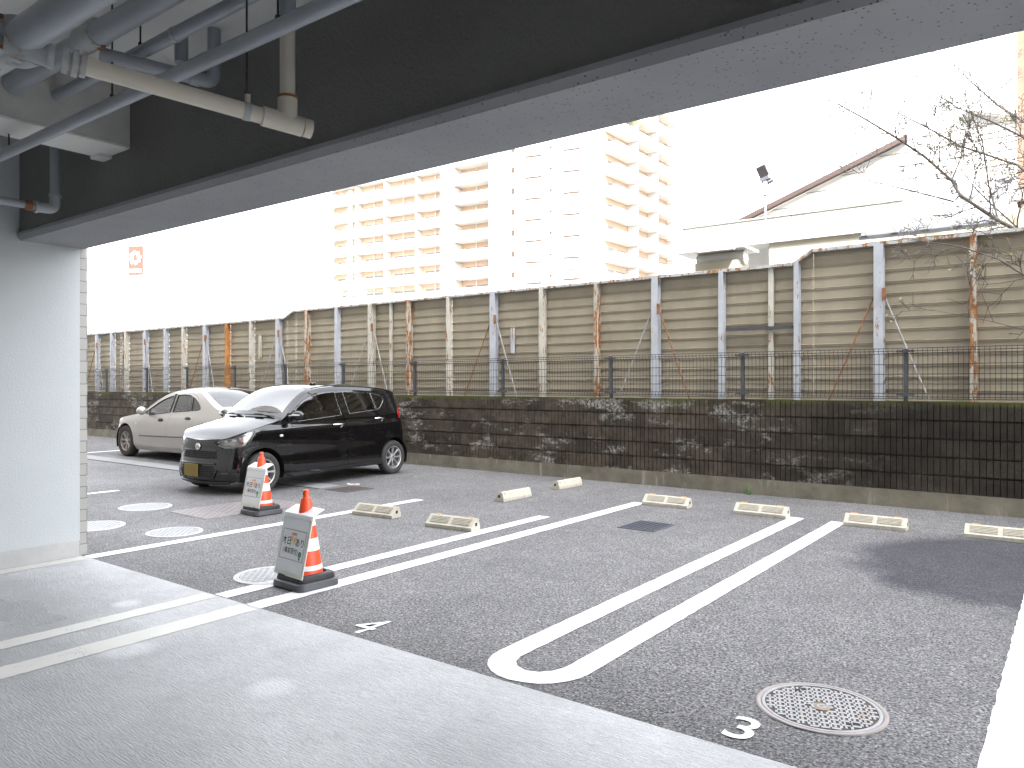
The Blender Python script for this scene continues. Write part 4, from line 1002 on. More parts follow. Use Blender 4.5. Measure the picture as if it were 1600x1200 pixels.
outline = flank(.13, ((.54, .29, .335), (3.18, .29, .325)), .25)
fd = [(.935, .245), (.918, .60), (.912, .88), (.945, .97)] + [(y, rail(y) - .050) for y in (1.03, 1.15, 1.3, 1.45, 1.6, 1.75, 1.9, 1.985)] + [(2.03, 1.10), (2.075, .85), (2.105, .55), (2.115, .255)]
rd = [(2.125, .255), (2.115, .55), (2.085, .85), (2.04, 1.10)] + [(y, rail(y) - .050) for y in (1.995, 2.2, 2.5, 2.75, 2.93)] + [(3.02, 1.33), (3.065, 1.22), (3.072, 1.05), (3.03, .80), (2.95, .66), (2.84, .52), (2.735, .37), (2.60, .265)]
gf = [(1.155, .962)] + [(y, rail(y) - .082) for y in (1.12, 1.2, 1.3, 1.45, 1.6, 1.75, 1.88)] + [(1.945, rail(1.95) - .085), (1.985, 1.12), (2.01, 1.022)]
gr = [(2.185, 1.036), (2.16, 1.14), (2.12, rail(2.1) - .083), (2.4, rail(2.4) - .083), (2.705, rail(2.7) - .085), (2.75, 1.22), (2.79, 1.082)]
gq = [(2.815, 1.085), (2.775, 1.22), (2.73, rail(2.73) - .088), (2.87, rail(2.87) - .10), (2.95, 1.31), (3.02, 1.245), (2.99, 1.205), (2.90, 1.12), (2.85, 1.088)]
mirtri = [(.965, .93), (.975, 1.0), (1.09, 1.13), (1.14, .958)]
hl = [(c.sx(.305), .712), (c.sx(.40), .752), (c.sx(.50), .775), (S(.12), .785), (S(.22), .815), (S(.40), .858), (S(.405), .83), (S(.36), .76), (S(.29), .668), (S(.22), .640), (S(.10), .628), (c.sx(.44), .622), (c.sx(.37), .655)]
hood_cut = None
gu = [(0, .488), (c.sx(.375), .490), (c.sx(.345), .585), (0, .592)]
gl = [(0, .245), (c.sx(.33), .245), (c.sx(.385), .31), (c.sx(.335), .42), (0, .415)]
for sg in (1, -1):
    FN = (lambda a, b_, sg=sg: (lambda v: Vector((v.x * sg, v.y, v.z)))(c.wrap(a, b_)))
    FNo = lambda off, sg=sg: (lambda a, b_: (lambda v: Vector((v.x * sg, v.y, v.z)))(c.wrap(a, b_, off)))
    if sg == 1:
        # full body skin, both flanks in one mesh
        c.panel('body', BP, outline, [YZ(fd), YZ(rd), hl] , mirror=True, step=.032)
        c.panel('wheel_arch_liner', M['liner'], [(c.sx(.05), .2)] + [(0.02, .60)] + [(s_, z_ - .02) for s_, z_ in ztop if z_ < 1.05][2:] + YZ([(3.5, .95), (3.5, .3)]), fn=lambda a, b_: c.wrap(a, min(b_, .93), -.05), mirror=True, step=.08, flange=0) if False else None
    d1 = c.panel('front_door', BP, YZ(fd), [YZ(gf), YZ(mirtri)], fn=FN, gap=.0035); d2 = c.panel('rear_door', BP, YZ(rd), [YZ(gr), YZ(gq)], fn=FN, gap=.0035)
    c.panel('window', M['glass_mid'], YZ(gf), fn=FNo(-.008), parent=d1, flange=0); c.panel('window', M['glass_dark'], YZ(gr), fn=FNo(-.008), parent=d2, flange=0); c.panel('quarter_window', M['glass_dark'], YZ(gq), fn=FNo(-.008), parent=d2, flange=0)
    c.panel('mirror_base', M['trim'], YZ(mirtri), fn=FNo(-.003), parent=d1, step=.05)
    # added bright line round the side glass imitates sky reflected in the frames
    for gg, dd in ((gf, d1), (gr, d2), (gq, d2)):
        b = MB(); b.tube([FNo(-.001)(S(y), z) for y, z in gg + gg[:1]], .003, 6, cap=False); b.build('window_glint_line', M['frame_glint'], dd)
    # handles
    for dd, y0, z0 in ((d1, 1.80, .885), (d2, 2.73, .945)):
        b = MB(); pts = [FNo(o)(S(y0 + t), z0 + .01 * t) for t, o in ((0, .006), (.03, .028), (.13, .032), (.20, .028), (.225, .006))]; b.tube(pts, [.011, .013, .0125, .013, .011], 10)
        h = b.build('handle', M['chrome'], dd)
        b = MB(); q = FNo(.001)(S(y0 + .10), z0 - .002); b.lathe([(.038, 0), (.030, .002), (0, .003)], 20, Matrix.Translation(q) @ Matrix.Rotation(R(90 * sg), 4, 'Y')); b.build('handle_cup', M['trim'], dd)
        b = MB(); b.tube([FNo(.004)(S(y0 + .215), z0 - .005), FNo(.004)(S(y0 + .14), z0 - .055)], .005, 6); b.build('handle_glint', M['chrome'], dd)
    # mirror
    b = MB(); q = FNo(.0)(S(1.04), 1.03)
    sec = []
    for k in range(9):
        t = k / 8; a = math.sin(math.pi * min(1, max(.12, t))) ** .5 if 0 < t < 1 else .25
        cen = q + Vector((sg * (.045 + .19 * t), -.02 + .035 * t, .015 + .012 * t)); ry, rz_ = .075 * (a * .85 + .15) * (1 - .25 * t), .072 * (a * .9 + .1) * (1 - .15 * t)
        sec.append([cen + Vector((0, ry * math.cos(2 * math.pi * j / 16) * (1.15 if math.cos(2 * math.pi * j / 16) < 0 else .55), rz_ * math.sin(2 * math.pi * j / 16))) for j in range(16)])
    vs = [v for r_ in sec for v in r_]; fs = [(i * 16 + j, i * 16 + (j + 1) % 16, (i + 1) * 16 + (j + 1) % 16, (i + 1) * 16 + j) for i in range(8) for j in range(16)] + [tuple(range(16)), tuple(range(128, 144))]
    if sg < 0: fs = [f[::-1] for f in fs]
    b.add(vs, fs, True); mr = b.build('door_mirror', BP, d1)
    b = MB(); b.tube([q + Vector((sg * -.01, .0, -.03)), q + Vector((sg * .08, -.01, -.01))], [.03, .022], 10); b.build('mirror_stalk', M['trim'], mr)
    b = MB(); b.tube([q + Vector((sg * .06, -.105, .02)), q + Vector((sg * .14, -.095, .028)), q + Vector((sg * .22, -.045, .03))], [.006, .010, .006], 8); b.build('mirror_indicator', M['lamp_white'], mr)
    # headlight: recessed silvery bowl, lamp blocks, clear cover
    hd = c.panel('headlight', M['alloy'], hl, fn=FNo(-.055), flange=0, step=.03)
    b = MB()
    for (a, z_, w_, h_) in ((c.sx(.40), .705, .050, .030), (c.sx(.48), .72, .055, .034), (S(.13), .735, .060, .036), (S(.22), .75, .05, .04), (c.sx(.43), .660, .05, .012), (c.sx(.52), .665, .07, .012), (S(.17), .675, .06, .014)):
        q = FNo(-.038)(a, z_); p2 = FNo(-.038)(a + .01, z_); ax = (p2 - q).normalized(); nn = ax.cross(Vector((0, 0, 1))).normalized()
        mt = Matrix(((ax.x, 0, nn.x, q.x), (ax.y, 0, nn.y, q.y), (ax.z, 1, nn.z, q.z), (0, 0, 0, 1)))
        b.box(-w_ / 2, -h_ / 2, -.012, w_ / 2, h_ / 2, .012, mt)
    b.build('lamp_reflector', M['chrome'], hd, bevel=.006)
    b = MB(); b.tube([FNo(-.02)(a, z_) for a, z_ in ((c.sx(.36), .672), (c.sx(.45), .645), (S(.12), .650), (S(.21), .662), (S(.27), .70))], .008, 8); b.tube([FNo(-.02)(a, z_) for a, z_ in ((c.sx(.34), .705), (c.sx(.45), .738), (S(.12), .757), (S(.22), .785), (S(.36), .82))], .006, 8); b.build('light_bar', M['lamp_white'], hd)
    b = MB(); q = FNo(-.022)(S(.235), .70); b.lathe([(.020, 0), (.014, .008), (0, .011)], 16, Matrix.Translation(q) @ Matrix.Rotation(R(90 * sg), 4, 'Y')); b.build('indicator_lamp', M['lamp_orange'], hd)
    c.panel('lamp_cover', M['glass_lamp'], hl, fn=FNo(-.002), flange=0, step=.03, parent=hd)
    # fog-lamp slash and side indicator
    b = MB(); pts = [FNo(.010)(a, z_) for a, z_ in ((c.sx(.395), .335), (c.sx(.36), .30), (c.sx(.335), .245), (c.sx(.30), .205))]; b.tube(pts, [.010, .016, .016, .006], 8); b.build('chin_slash', BP, root)
    b = MB(); q = FNo(.0)(S(.822), .775); b.lathe([(.030, 0), (.028, .006), (.018, .010), (0, .011)], 20, Matrix.Translation(q) @ Matrix.Rotation(R(90 * sg), 4, 'Y') @ Matrix.Diagonal((.6, 1, 1, 1))); b.build('side_indicator', M['lamp_white'], root)
    # tail lamp
    tl = [(S(3.36), .93), (S(3.34), 1.02), (S(3.40), 1.12), (S(3.52), 1.12), (S(3.56), .93)]
    c.panel('tail_lamp', M['lamp_red'], tl, fn=FNo(.006), step=.05)
    for (wy, wz) in ((.54, .28), (3.18, .28)): make_wheel(root, sg * .645, wy, .28, .19, .155, 8, M['tyre'], M['alloy'], sg)
# inner tub so that nothing shows through gaps; wheel wells
b = MB(); b.box(-.60, .95, .20, .60, 2.82, .40); b.box(-.70, .95, .24, .70, 2.78, .36); b.box(-.36, .16, .20, .36, .95, .68); b.box(-.54, 2.82, .25, .54, 3.50, .86); b.box(-.48, .75, .70, .48, 1.0, .92); b.box(-.25, .08, .26, .25, .155, .60)
b.build('underbody', M['liner'], root)
for sg in (1, -1):
    b = MB()
    for wy, rr_ in ((.54, .345), (3.18, .335)): b.add([(sg * xx, wy + rr_ * math.cos(R(a)), .29 + rr_ * math.sin(R(a))) for xx in (.50, .715) for a in range(-20, 201, 10)], [(i, i + 1, 23 + i + 1, 23 + i) for i in range(22)], True)
    for y0, y1 in ((.98, 2.72),): b.box(sg * .66 - .02, y0, .22, sg * .66 + .02, y1, .90)
    b.build('wheel_well', M['liner'], root)
seats(root, (1.75, 2.55), M['seat'])
b = MB(); b.box(-.60, .98, .78, .60, 1.28, .93); b.build('dashboard', M['trim'], root, bevel=.03)
b = MB(); b.tube([(-.33 + .17 * math.cos(a), 1.36, .93 + .17 * math.sin(a)) for a in [2 * math.pi * k / 24 for k in range(25)]], .013, 8, cap=False); b.build('steering_wheel', M['trim'], root)
# top skins in (u*.7, y)
def TOP(off=0.0): return lambda a, b_: c.top(a / .7, b_, off)
yb = lambda u: .90 - .15 * (1 - u * u)            # rear edge of the bonnet / foot of the screen
U = [i / 12 for i in range(-12, 13)]
hood = [(u * .7, c.ey[0] + .0) for u in (-1, 1)]
hood = [(-.7, -.03 + .0), (.7, -.03), (.7, .30), (.7, .55)] + [(u * .7, yb(u) - .03) for u in [.97, .9, .8, .6, .4, .2, 0, -.2, -.4, -.6, -.8, -.9, -.97]] + [(-.7, .55), (-.7, .30)]
c.panel('bonnet', BP, hood, fn=TOP(.002), step=.035)
scr = [(u * .7, yb(u) + .055) for u in [-.89, -.8, -.6, -.4, -.2, 0, .2, .4, .6, .8, .89]] + [(.89 * .7, 1.2), (.88 * .7, 1.45), (.6 * .7, 1.50), (0, 1.485), (-.6 * .7, 1.50), (-.88 * .7, 1.45), (-.89 * .7, 1.2)]
rf = [(-.7, .80), (-.7, 3.63), (.7, 3.63), (.7, .80)] + [(u * .7, yb(u) - .022) for u in [.97, .9, .8, .6, .4, .2, 0, -.2, -.4, -.6, -.8, -.9, -.97]]
rw = [(-.85 * .7, 3.22), (.85 * .7, 3.22), (.85 * .7, 3.50), (-.85 * .7, 3.50)]
c.panel('roof', BP, rf, [scr], fn=TOP(0), step=.035)
c.panel('windscreen', M['glass_screen'], scr, fn=TOP(-.002), step=.05, flange=0)
b = MB(); b.box(-.56, .80, .90, .56, .89, .935); b.build('cowl', M['trim'], root)
# rain channels, aerial, wipers
b = MB()
for sg in (1, -1): b.tube([c.top(sg * .90, y, .004) for y in np.linspace(1.55, 3.3, 14)], .005, 6)
b.build('roof_channel', M['trim'], root)
b = MB(); b.tube([c.top(.55, 1.75, 0), c.top(.55, 1.80, .015), c.top(.55, 1.86, .03)], [.03, .022, .006], 10); b.build('roof_aerial', BP, root)
for x0, x1, px in ((-.56, .02, .0), (.06, .56, .54)):
    wv = lambda x, o: c.top(x / .67, yb(x / .67) - .035, o)
    b = MB(); b.tube([wv(x0 + (x1 - x0) * t, .024) for t in np.linspace(0, 1, 7)], .007, 6); b.tube([wv(px, .0), wv((x0 + x1) / 2 + .06, .036), wv((x0 + x1) / 2 - .06, .034)], .008, 6); b.build('wiper', M['trim'], root)
# grille openings, mesh bars, emblem, plate
def fpatch(name, poly, off, m, **k):
    pl = poly + [(-a, z_) for a, z_ in poly[::-1] if a > 1e-6]
    return c.panel(name, m, pl, fn=lambda a, b_: c.wrap(a, b_, off), step=.03, flange=.006, **k)
gp = fpatch('upper_grille', [(0, .490), (c.sx(.375), .492), (c.sx(.350), .585), (0, .592)], .004, M['slot'])
b = MB()
for z_ in (.515, .54, .565): b.tube([c.wrap(a, z_, .006) for a in np.linspace(-c.sx(.355), c.sx(.355), 15)], .004, 6)
for k in range(-4, 5): b.tube([c.wrap(k * .075, .495, .007), c.wrap(k * .075, .583, .007)], .0035, 6)
b.build('grille_bars', M['trim'], gp)
gp = fpatch('lower_grille', [(0, .245), (c.sx(.31), .245), (c.sx(.37), .32), (c.sx(.33), .395), (0, .40)], .004, M['slot'])
b = MB()
for z_ in (.275, .305, .335, .365): b.tube([c.wrap(a, z_, .006) for a in np.linspace(-c.sx(.30), c.sx(.30), 15)], .004, 6)
b.build('grille_bars', M['trim'], gp)
b = MB(); b.tube([c.wrap(a, .425 + .0 * a, .012) for a in np.linspace(-c.sx(.36), c.sx(.36), 21)], .012, 8); b.tube([c.wrap(a, .60, .006) for a in np.linspace(-c.sx(.36), c.sx(.36), 21)], .006, 8); b.build('bumper_moulding', BP, root)
b = MB(); b.tube([c.wrap(a, .165, .010) for a in np.linspace(-c.sx(.55), c.sx(.55), 25)], .018, 8); b.build('chin_spoiler', M['trim'], root)
em = MB(); mt = Matrix.Translation((0, -.03 + .052 - .014, .645)) @ Matrix.Rotation(R(90), 4, 'X') @ Matrix.Diagonal((1.1, 1, 1, 1))
em.lathe([(.044, 0), (.044, .008), (.036, .010), (.035, .004)], 32, mt, caps=False); eo = em.build('emblem', M['chrome'], root)
em = MB(); em.tube([mt @ Vector((-.022, .024, .006)), mt @ Vector((.016, .020, .006)), mt @ Vector((.018, -.004, .006)), mt @ Vector((-.010, -.024, .006))], .0055, 8); em.tube([mt @ Vector((-.018, .018, .006)), mt @ Vector((-.012, -.022, .006))], .005, 8); em.lathe([(0, .0015), (.035, .0015)], 32, mt, caps=False); em.build('emblem_mark', M['chrome'], eo)
b = MB(); b.box(-.215, -.062, .245, .085, -.050, .415); pl_ = b.build('number_plate', M['plate'], root, bevel=.004)
b = MB(); b.box(-.17, -.051, .26, .04, .0, .40); b.build('plate_holder', M['trim'], root)

# ---- the pale saloon
root = empty('parked_car', (-16.55, 8.60, 0), R(-90), 'champagne silver saloon parked sideways behind the black hatchback', 'car', 'cars parked in the bays')
plan = [(0, -.07), (.30, -.05), (.54, .01), (.70, .10), (.79, .24), (.84, .48), (.865, .90), (.88, 1.6), (.882, 2.4), (.878, 3.2), (.86, 3.8), (.82, 4.2), (.75, 4.42), (.58, 4.54), (.3, 4.58), (0, 4.59)]
ze = [(-.07, .60), (.05, .645), (.16, .705), (.30, .755), (.46, .795), (.8, .85), (1.13, .893), (1.28, .925), (1.42, .985), (1.6, 1.09), (1.80, 1.20), (2.0, 1.285), (2.2, 1.34), (2.45, 1.372), (2.75, 1.378), (3.0, 1.36), (3.2, 1.315), (3.4, 1.24), (3.6, 1.15), (3.8, 1.065), (3.95, 1.02), (4.2, .995), (4.45, .955), (4.59, .92)]
side = [(.12, .10), (.20, .05), (.27, .015), (.35, .002), (.48, .0), (.62, .004), (.75, .014), (.84, .035), (.90, .06), (.95, .078), (1.05, .118), (1.15, .16), (1.25, .208), (1.33, .255), (1.38, .30)]
front = [(.10, .10), (.18, .04), (.3, .0), (.42, .0), (.52, .02), (.60, .06), (.70, .12), (.8, .2)]
rear = [(.14, .06), (.25, .0), (.5, .0), (.70, .02), (.85, .05), (.95, .10), (1.1, .2)]
crown = [(-.07, .0), (.2, .03), (.6, .06), (1.1, .07), (1.6, .09), (2.2, .075), (2.8, .07), (3.4, .08), (3.9, .05), (4.4, .03), (4.59, .0)]
shift = [(-.07, 0), (.6, 0), (.95, .10), (1.15, .18), (1.5, .20), (2.0, .10), (2.4, 0), (3.0, 0), (3.4, -.10), (3.9, -.16), (4.15, -.05), (4.3, 0), (4.59, 0)]
c = Car(plan, ze, side, front, rear, crown, shift, root); S = c.sy; SP = M['silver_paint']
ztop = [(c.S * k / 100, c.zs(c.S * k / 100) - .003) for k in range(101)]
outline = flank(.15, ((.69, .32, .37), (3.365, .32, .365)), .25, .2, .165)
fd = [(1.30, .255), (1.275, .55), (1.265, .84), (1.32, .90)] + [(y, rail(y) - .045) for y in (1.50, 1.65, 1.8, 1.95, 2.1, 2.25, 2.36)] + [(2.385, 1.20), (2.40, .93), (2.375, .6), (2.36, .26)]
rd = [(2.372, .26), (2.387, .6), (2.412, .93), (2.397, 1.20)] + [(y, rail(y) - .045) for y in (2.375, 2.6, 2.8, 2.98)] + [(3.15, 1.25), (3.36, 1.12), (3.43, 1.02), (3.41, .88), (3.33, .76), (3.20, .70), (3.09, .62), (3.02, .52), (2.98, .27)]
gf = [(1.62, .88), (1.55, .985)] + [(y, rail(y) - .085) for y in (1.66, 1.8, 1.95, 2.1, 2.2)] + [(2.29, rail(2.28) - .09), (2.325, 1.15), (2.335, .945)]
gr = [(2.46, .955), (2.445, 1.15), (2.42, rail(2.42) - .088), (2.65, rail(2.65) - .088), (2.85, rail(2.85) - .09), (2.93, 1.26), (3.01, 1.12), (3.06, .992)]
gq = [(3.09, .996), (3.04, 1.13), (2.97, 1.255), (3.06, 1.225), (3.22, 1.15), (3.33, 1.08), (3.37, 1.03), (3.30, 1.008)]
mirtri = [(1.42, .905), (1.45, .965), (1.53, .985), (1.58, .885)]
hl = [(c.sx(.42), .52), (c.sx(.44), .60), (S(.05), .63), (S(.2), .67), (S(.36), .70), (S(.34), .65), (S(.2), .56), (S(.05), .52)]
for sg in (1, -1):
    FN = (lambda a, b_, sg=sg: (lambda v: Vector((v.x * sg, v.y, v.z)))(c.wrap(a, b_)))
    FNo = lambda off, sg=sg: (lambda a, b_: (lambda v: Vector((v.x * sg, v.y, v.z)))(c.wrap(a, b_, off)))
    if sg == 1: c.panel('body', SP, outline, [YZ(fd), YZ(rd), hl], mirror=True, step=.045)
    d1 = c.panel('front_door', SP, YZ(fd), [YZ(gf), YZ(mirtri)], fn=FN, gap=.003, step=.04); d2 = c.panel('rear_door', SP, YZ(rd), [YZ(gr), YZ(gq)], fn=FN, gap=.003, step=.04)
    c.panel('window', M['glass_clear'], YZ(gf), fn=FNo(-.008), parent=d1, flange=0, step=.05); c.panel('window', M['glass_mid'], YZ(gr), fn=FNo(-.008), parent=d2, flange=0, step=.05); c.panel('quarter_window', M['glass_mid'], YZ(gq), fn=FNo(-.008), parent=d2, flange=0, step=.05)
    c.panel('mirror_base', M['trim'], YZ(mirtri), fn=FNo(-.003), parent=d1, step=.05)
    for poly, dd in ((gf, d1), (gr, d2), (gq, d2)):
        b = MB(); b.tube([FNo(.001)(S(y), z) for y, z in poly + poly[:1]], .009, 6, cap=False); b.build('window_surround', M['trim'], dd)
    b = MB(); b.tube([FNo(.0)(S(2.37), .95), FNo(.0)(S(2.36), 1.15), FNo(.0)(S(2.33), 1.30)], .026, 6); b.build('door_pillar_cover', M['trim'], d1)
    for dd, y0, y1, z0, z1 in ((d1, 1.33, 2.36, .462, .478), (d2, 2.39, 3.0, .478, .495)):
        b = MB(); b.tube([FNo(.004)(S(y0 + (y1 - y0) * t), z0 + (z1 - z0) * t) for t in np.linspace(0, 1, 12)], .011, 8); b.build('rubbing_strip', M['strip'], dd)
    for dd, y0, z0 in ((d1, 2.11, .79), (d2, 3.06, .842)):
        b = MB(); q = FNo(.003)(S(y0), z0); mtq = Matrix.Translation(q) @ Matrix.Rotation(R(90 * sg), 4, 'Y'); b.lathe([(.058, -.004), (.054, .002), (0, .004)], 24, mtq @ Matrix.Diagonal((.65, 1.8, 1, 1))); hh = b.build('handle_cup', M['trim'], dd)
        b = MB(); b.tube([FNo(.008)(S(y0 - .07), z0 + .004), FNo(.024)(S(y0 - .03), z0 + .006), FNo(.024)(S(y0 + .04), z0 + .006), FNo(.008)(S(y0 + .08), z0 + .004)], .011, 8); b.build('handle', M['trim'], dd)
    b = MB(); q = FNo(.0)(S(1.50), .95); sec = []
    for k in range(9):
        t = k / 8; a = math.sin(math.pi * min(1, max(.12, t))) ** .5 if 0 < t < 1 else .3
        cen = q + Vector((sg * (.04 + .20 * t), .02 + .03 * t, .015)); ry, rz_ = .10 * a, .085 * a
        sec.append([cen + Vector((0, ry * math.cos(2 * math.pi * j / 16), rz_ * math.sin(2 * math.pi * j / 16))) for j in range(16)])
    vs = [v for r_ in sec for v in r_]; fs = [(i * 16 + j, i * 16 + (j + 1) % 16, (i + 1) * 16 + (j + 1) % 16, (i + 1) * 16 + j) for i in range(8) for j in range(16)] + [tuple(range(16)), tuple(range(128, 144))]
    if sg < 0: fs = [f[::-1] for f in fs]
    b.add(vs, fs, True); b.build('door_mirror', SP, d1)
    hd = c.panel('headlight', M['chrome'], hl, fn=FNo(-.03), flange=0, step=.05); c.panel('lamp_cover', M['glass_lamp'], hl, fn=FNo(.0), flange=0, step=.05, parent=hd)
    b = MB(); q = FNo(.002)(S(1.16), .70); b.lathe([(.020, 0), (.016, .005), (0, .006)], 16, Matrix.Translation(q) @ Matrix.Rotation(R(90 * sg), 4, 'Y')); b.build('side_indicator', M['lamp_white'], root)
    for (wy, wz) in ((.69, .32), (3.365, .32)): make_wheel(root, sg * .765, wy, .32, .205, .20, 7, M['tyre_dusty'], M['alloy_dull'], sg, .024, True)
b = MB(); b.box(-.74, 1.30, .17, .74, 2.95, .34); b.box(-.78, 1.32, .20, .78, 2.94, .32); b.box(-.45, .22, .2, .45, 1.3, .66); b.box(-.5, 2.95, .25, .5, 4.4, .78); b.build('underbody', M['liner'], root)
for sg in (1, -1):
    b = MB()
    for wy, rr_ in ((.69, .38), (3.365, .375)): b.add([(sg * xx, wy + rr_ * math.cos(R(a)), .32 + rr_ * math.sin(R(a))) for xx in (.55, .85) for a in range(-20, 201, 10)], [(i, i + 1, 23 + i + 1, 23 + i) for i in range(22)], True)
    b.box(sg * .78 - .02, 1.35, .22, sg * .78 + .02, 2.93, .82)
    b.build('wheel_well', M['liner'], root)
seats(root, (2.1, 3.0), M['seat_pale'], .36, .38)
b = MB(); b.box(-.68, 1.30, .70, .68, 1.60, .86); b.build('dashboard', M['trim'], root, bevel=.03)
b = MB(); b.tube([(.36 + .18 * math.cos(a), 1.72, .84 + .18 * math.sin(a)) for a in [2 * math.pi * k / 24 for k in range(25)]], .014, 8, cap=False); b.build('steering_wheel', M['trim'], root)
yb = lambda u: 1.27 - .16 * (1 - u * u)
hood = [(-.7, -.07), (.7, -.07), (.7, .40), (.7, .90)] + [(u * .7, yb(u) - .03) for u in [.97, .9, .8, .6, .4, .2, 0, -.2, -.4, -.6, -.8, -.9, -.97]] + [(-.7, .90), (-.7, .40)]
c.panel('bonnet', SP, hood, fn=TOP(.0), step=.05)
scr = [(u * .7, yb(u) + .05) for u in [-.88, -.8, -.6, -.4, -.2, 0, .2, .4, .6, .8, .88]] + [(.88 * .7, 1.7), (.87 * .7, 2.02), (.6 * .7, 2.06), (0, 2.03), (-.6 * .7, 2.06), (-.87 * .7, 2.02), (-.88 * .7, 1.7)]
rwn = [(-.84 * .7, 3.16), (-.5 * .7, 3.20), (0, 3.22), (.5 * .7, 3.20), (.84 * .7, 3.16), (.86 * .7, 3.5), (.84 * .7, 3.88), (.5 * .7, 3.98), (0, 4.02), (-.5 * .7, 3.98), (-.84 * .7, 3.88), (-.86 * .7, 3.5)]
rf = [(-.7, 1.20), (-.7, 4.58), (.7, 4.58), (.7, 1.20)] + [(u * .7, yb(u) - .022) for u in [.97, .9, .8, .6, .4, .2, 0, -.2, -.4, -.6, -.8, -.9, -.97]]
c.panel('roof', SP, rf, [scr, rwn], fn=TOP(0), step=.05)
c.panel('windscreen', M['glass_clear'], scr, fn=TOP(-.002), step=.06, flange=0)
c.panel('rear_window', M['glass_clear'], rwn, fn=TOP(-.002), step=.06, flange=0)
b = MB(); b.tube([c.top(0, 3.05, 0), c.top(0, 3.12, .012), c.top(0, 3.17, .055)], [.022, .014, .004], 8); b.build('roof_aerial', M['trim'], root)
b = MB(); b.box(-.70, 3.55, .80, .70, 4.0, .90); b.build('parcel_shelf', M['trim'], root)

# ------------------------------------------------------------------ far buildings
fwd = Vector((-math.sin(R(36.92)), math.cos(R(36.92)), 0)); rgt = Vector((math.cos(R(36.92)), math.sin(R(36.92)), 0))
def apartments(name, corner, ang, length, depth, bays, floors, fh, z0, label, recess_side=None):
    """local x along the front face, local y into the building; balcony rows on the front"""
    o = empty(name, corner, ang, label, 'apartment building')
    o['group'] = 'apartment towers beyond the hoarding'
    b = MB(); b.box(0, 1.6, 0, length, depth, z0 + floors * fh + 1.0); b.build('wall', M['apt_wall'], o)
    return o
# tower on the left: corner at its right-hand end, face running away to the left
angA = math.atan2(*( (lambda v: (v.y, v.x))((-(rgt * -31.3 + fwd * 18.5)).normalized())))   # direction left end -> right end
LA = 36.5; cornA = Vector((-70.55, 91.46, 0)) - Vector((math.cos(angA), math.sin(angA), 0)) * LA
A = empty('apartment_tower', cornA, angA, 'long pale apartment block with rows of peach-lit balconies, left of the narrow gap', 'apartment building')
FH = 2.96; NF = 15
MB().box(0, 1.7, 0, LA, 14, NF * FH + 2).build('wall', M['apt_wall'], A)
# solid piers between balcony stacks (x ranges without balconies)
bays = [(0.4, 6.6, 0.0), (6.8, 13.0, .0), (13.2, 19.6, 0.0), (19.8, 25.0, 0.0), (27.8, 34.6, -.9)]
for x0, x1 in ((25.0, 27.8), (34.6, LA)):
    MB().box(x0, -.2 if x0 < 30 else -.9, 0, x1, 1.69, NF * FH + 1.5).build('pier', M['apt_slab'], A)
for f in range(NF):
    z = f * FH + .35
    for i, (x0, x1, yo) in enumerate(bays):
        b = MB(); b.box(x0, -.15 + yo, z - .18, x1, 1.69, z); b.box(x0, -.15 + yo, z + .001, x1, 0.0 + yo, z + 1.28); b.box(x0, 0.01 + yo, z + .001, x0 + .15, 1.69, z + 2.6); b.build('balcony', M['apt_slab'], A)
    b = MB(); b.box(x0 - .0, 1.62, z + .01, x1, 1.698, z + 2.7)
for i, (x0, x1, yo) in enumerate(bays):
    b = MB(); b.box(x0 + .16, 1.62, .3, x1, 1.695, NF * FH + .6); b.build('recess_wall', M['apt_recess'], A)
    for f in range(3, NF):
        z = f * FH + .35; b = MB(); b.box(x0 + 1.0, 1.57, z + .1, x1 - .7, 1.615, z + 1.98); b.build('window', M['apt_window'], A)
    b = MB(); b.box(x0 + 2.9, 1.45, .36, x0 + 3.05, 1.568, NF * FH); b.build('mullion', M['apt_slab'], A)
# brown recess with landings between the two towers
B0 = Vector((-64.27, 85.54, 0)); BC = Vector((-51.63, 88.79, 0))
dB = (BC - B0).normalized(); angB = math.atan2(dB.y, dB.x); LB = (BC - B0).length
T = empty('apartment_tower', B0, angB, 'tallest pale apartment tower, with stepped balconies down its right face', 'apartment building')
NB_ = 17; dep = 24.0
o = T
b = MB(); b.box(0, 0, 0, LB, 18, NB_ * FH + 2); b.build('wall', M['apt_wall'], T)
b = MB(); b.box(-1.7, 5, 0, -.001, 17, NB_ * FH); b.build('stair_core', M['apt_wall'], T)
for f in range(NB_ - 1):
    z = f * FH + 1.2
    for x0, x1, dz, hh in ((-1.62, -.85, 0, .9), (-1.62, -.95, 1.6, .22), (-.02, .45, .5, .8)):
        b = MB(); yy = 4.9 if x1 < 0 else -.1; b.box(x0, yy, z + dz, x1, yy + .098, z + dz + hh); b.build('stair_opening', M['far_slit'], T)
for k, (x0, x1, zz, hh) in enumerate(((2.0, 4.4, .6, .26), (2.2, 3.6, 2.0, .14), (7.6, 10.0, .9, .26), (8.2, 9.2, 2.3, .16), (5.6, 6.0, 1.5, .35))):
    for f in range(NB_ - 1): b = MB(); b.box(x0, -.04, f * FH + zz, x1, -.001, f * FH + zz + hh); b.build('small_window', M['far_slit'], T)
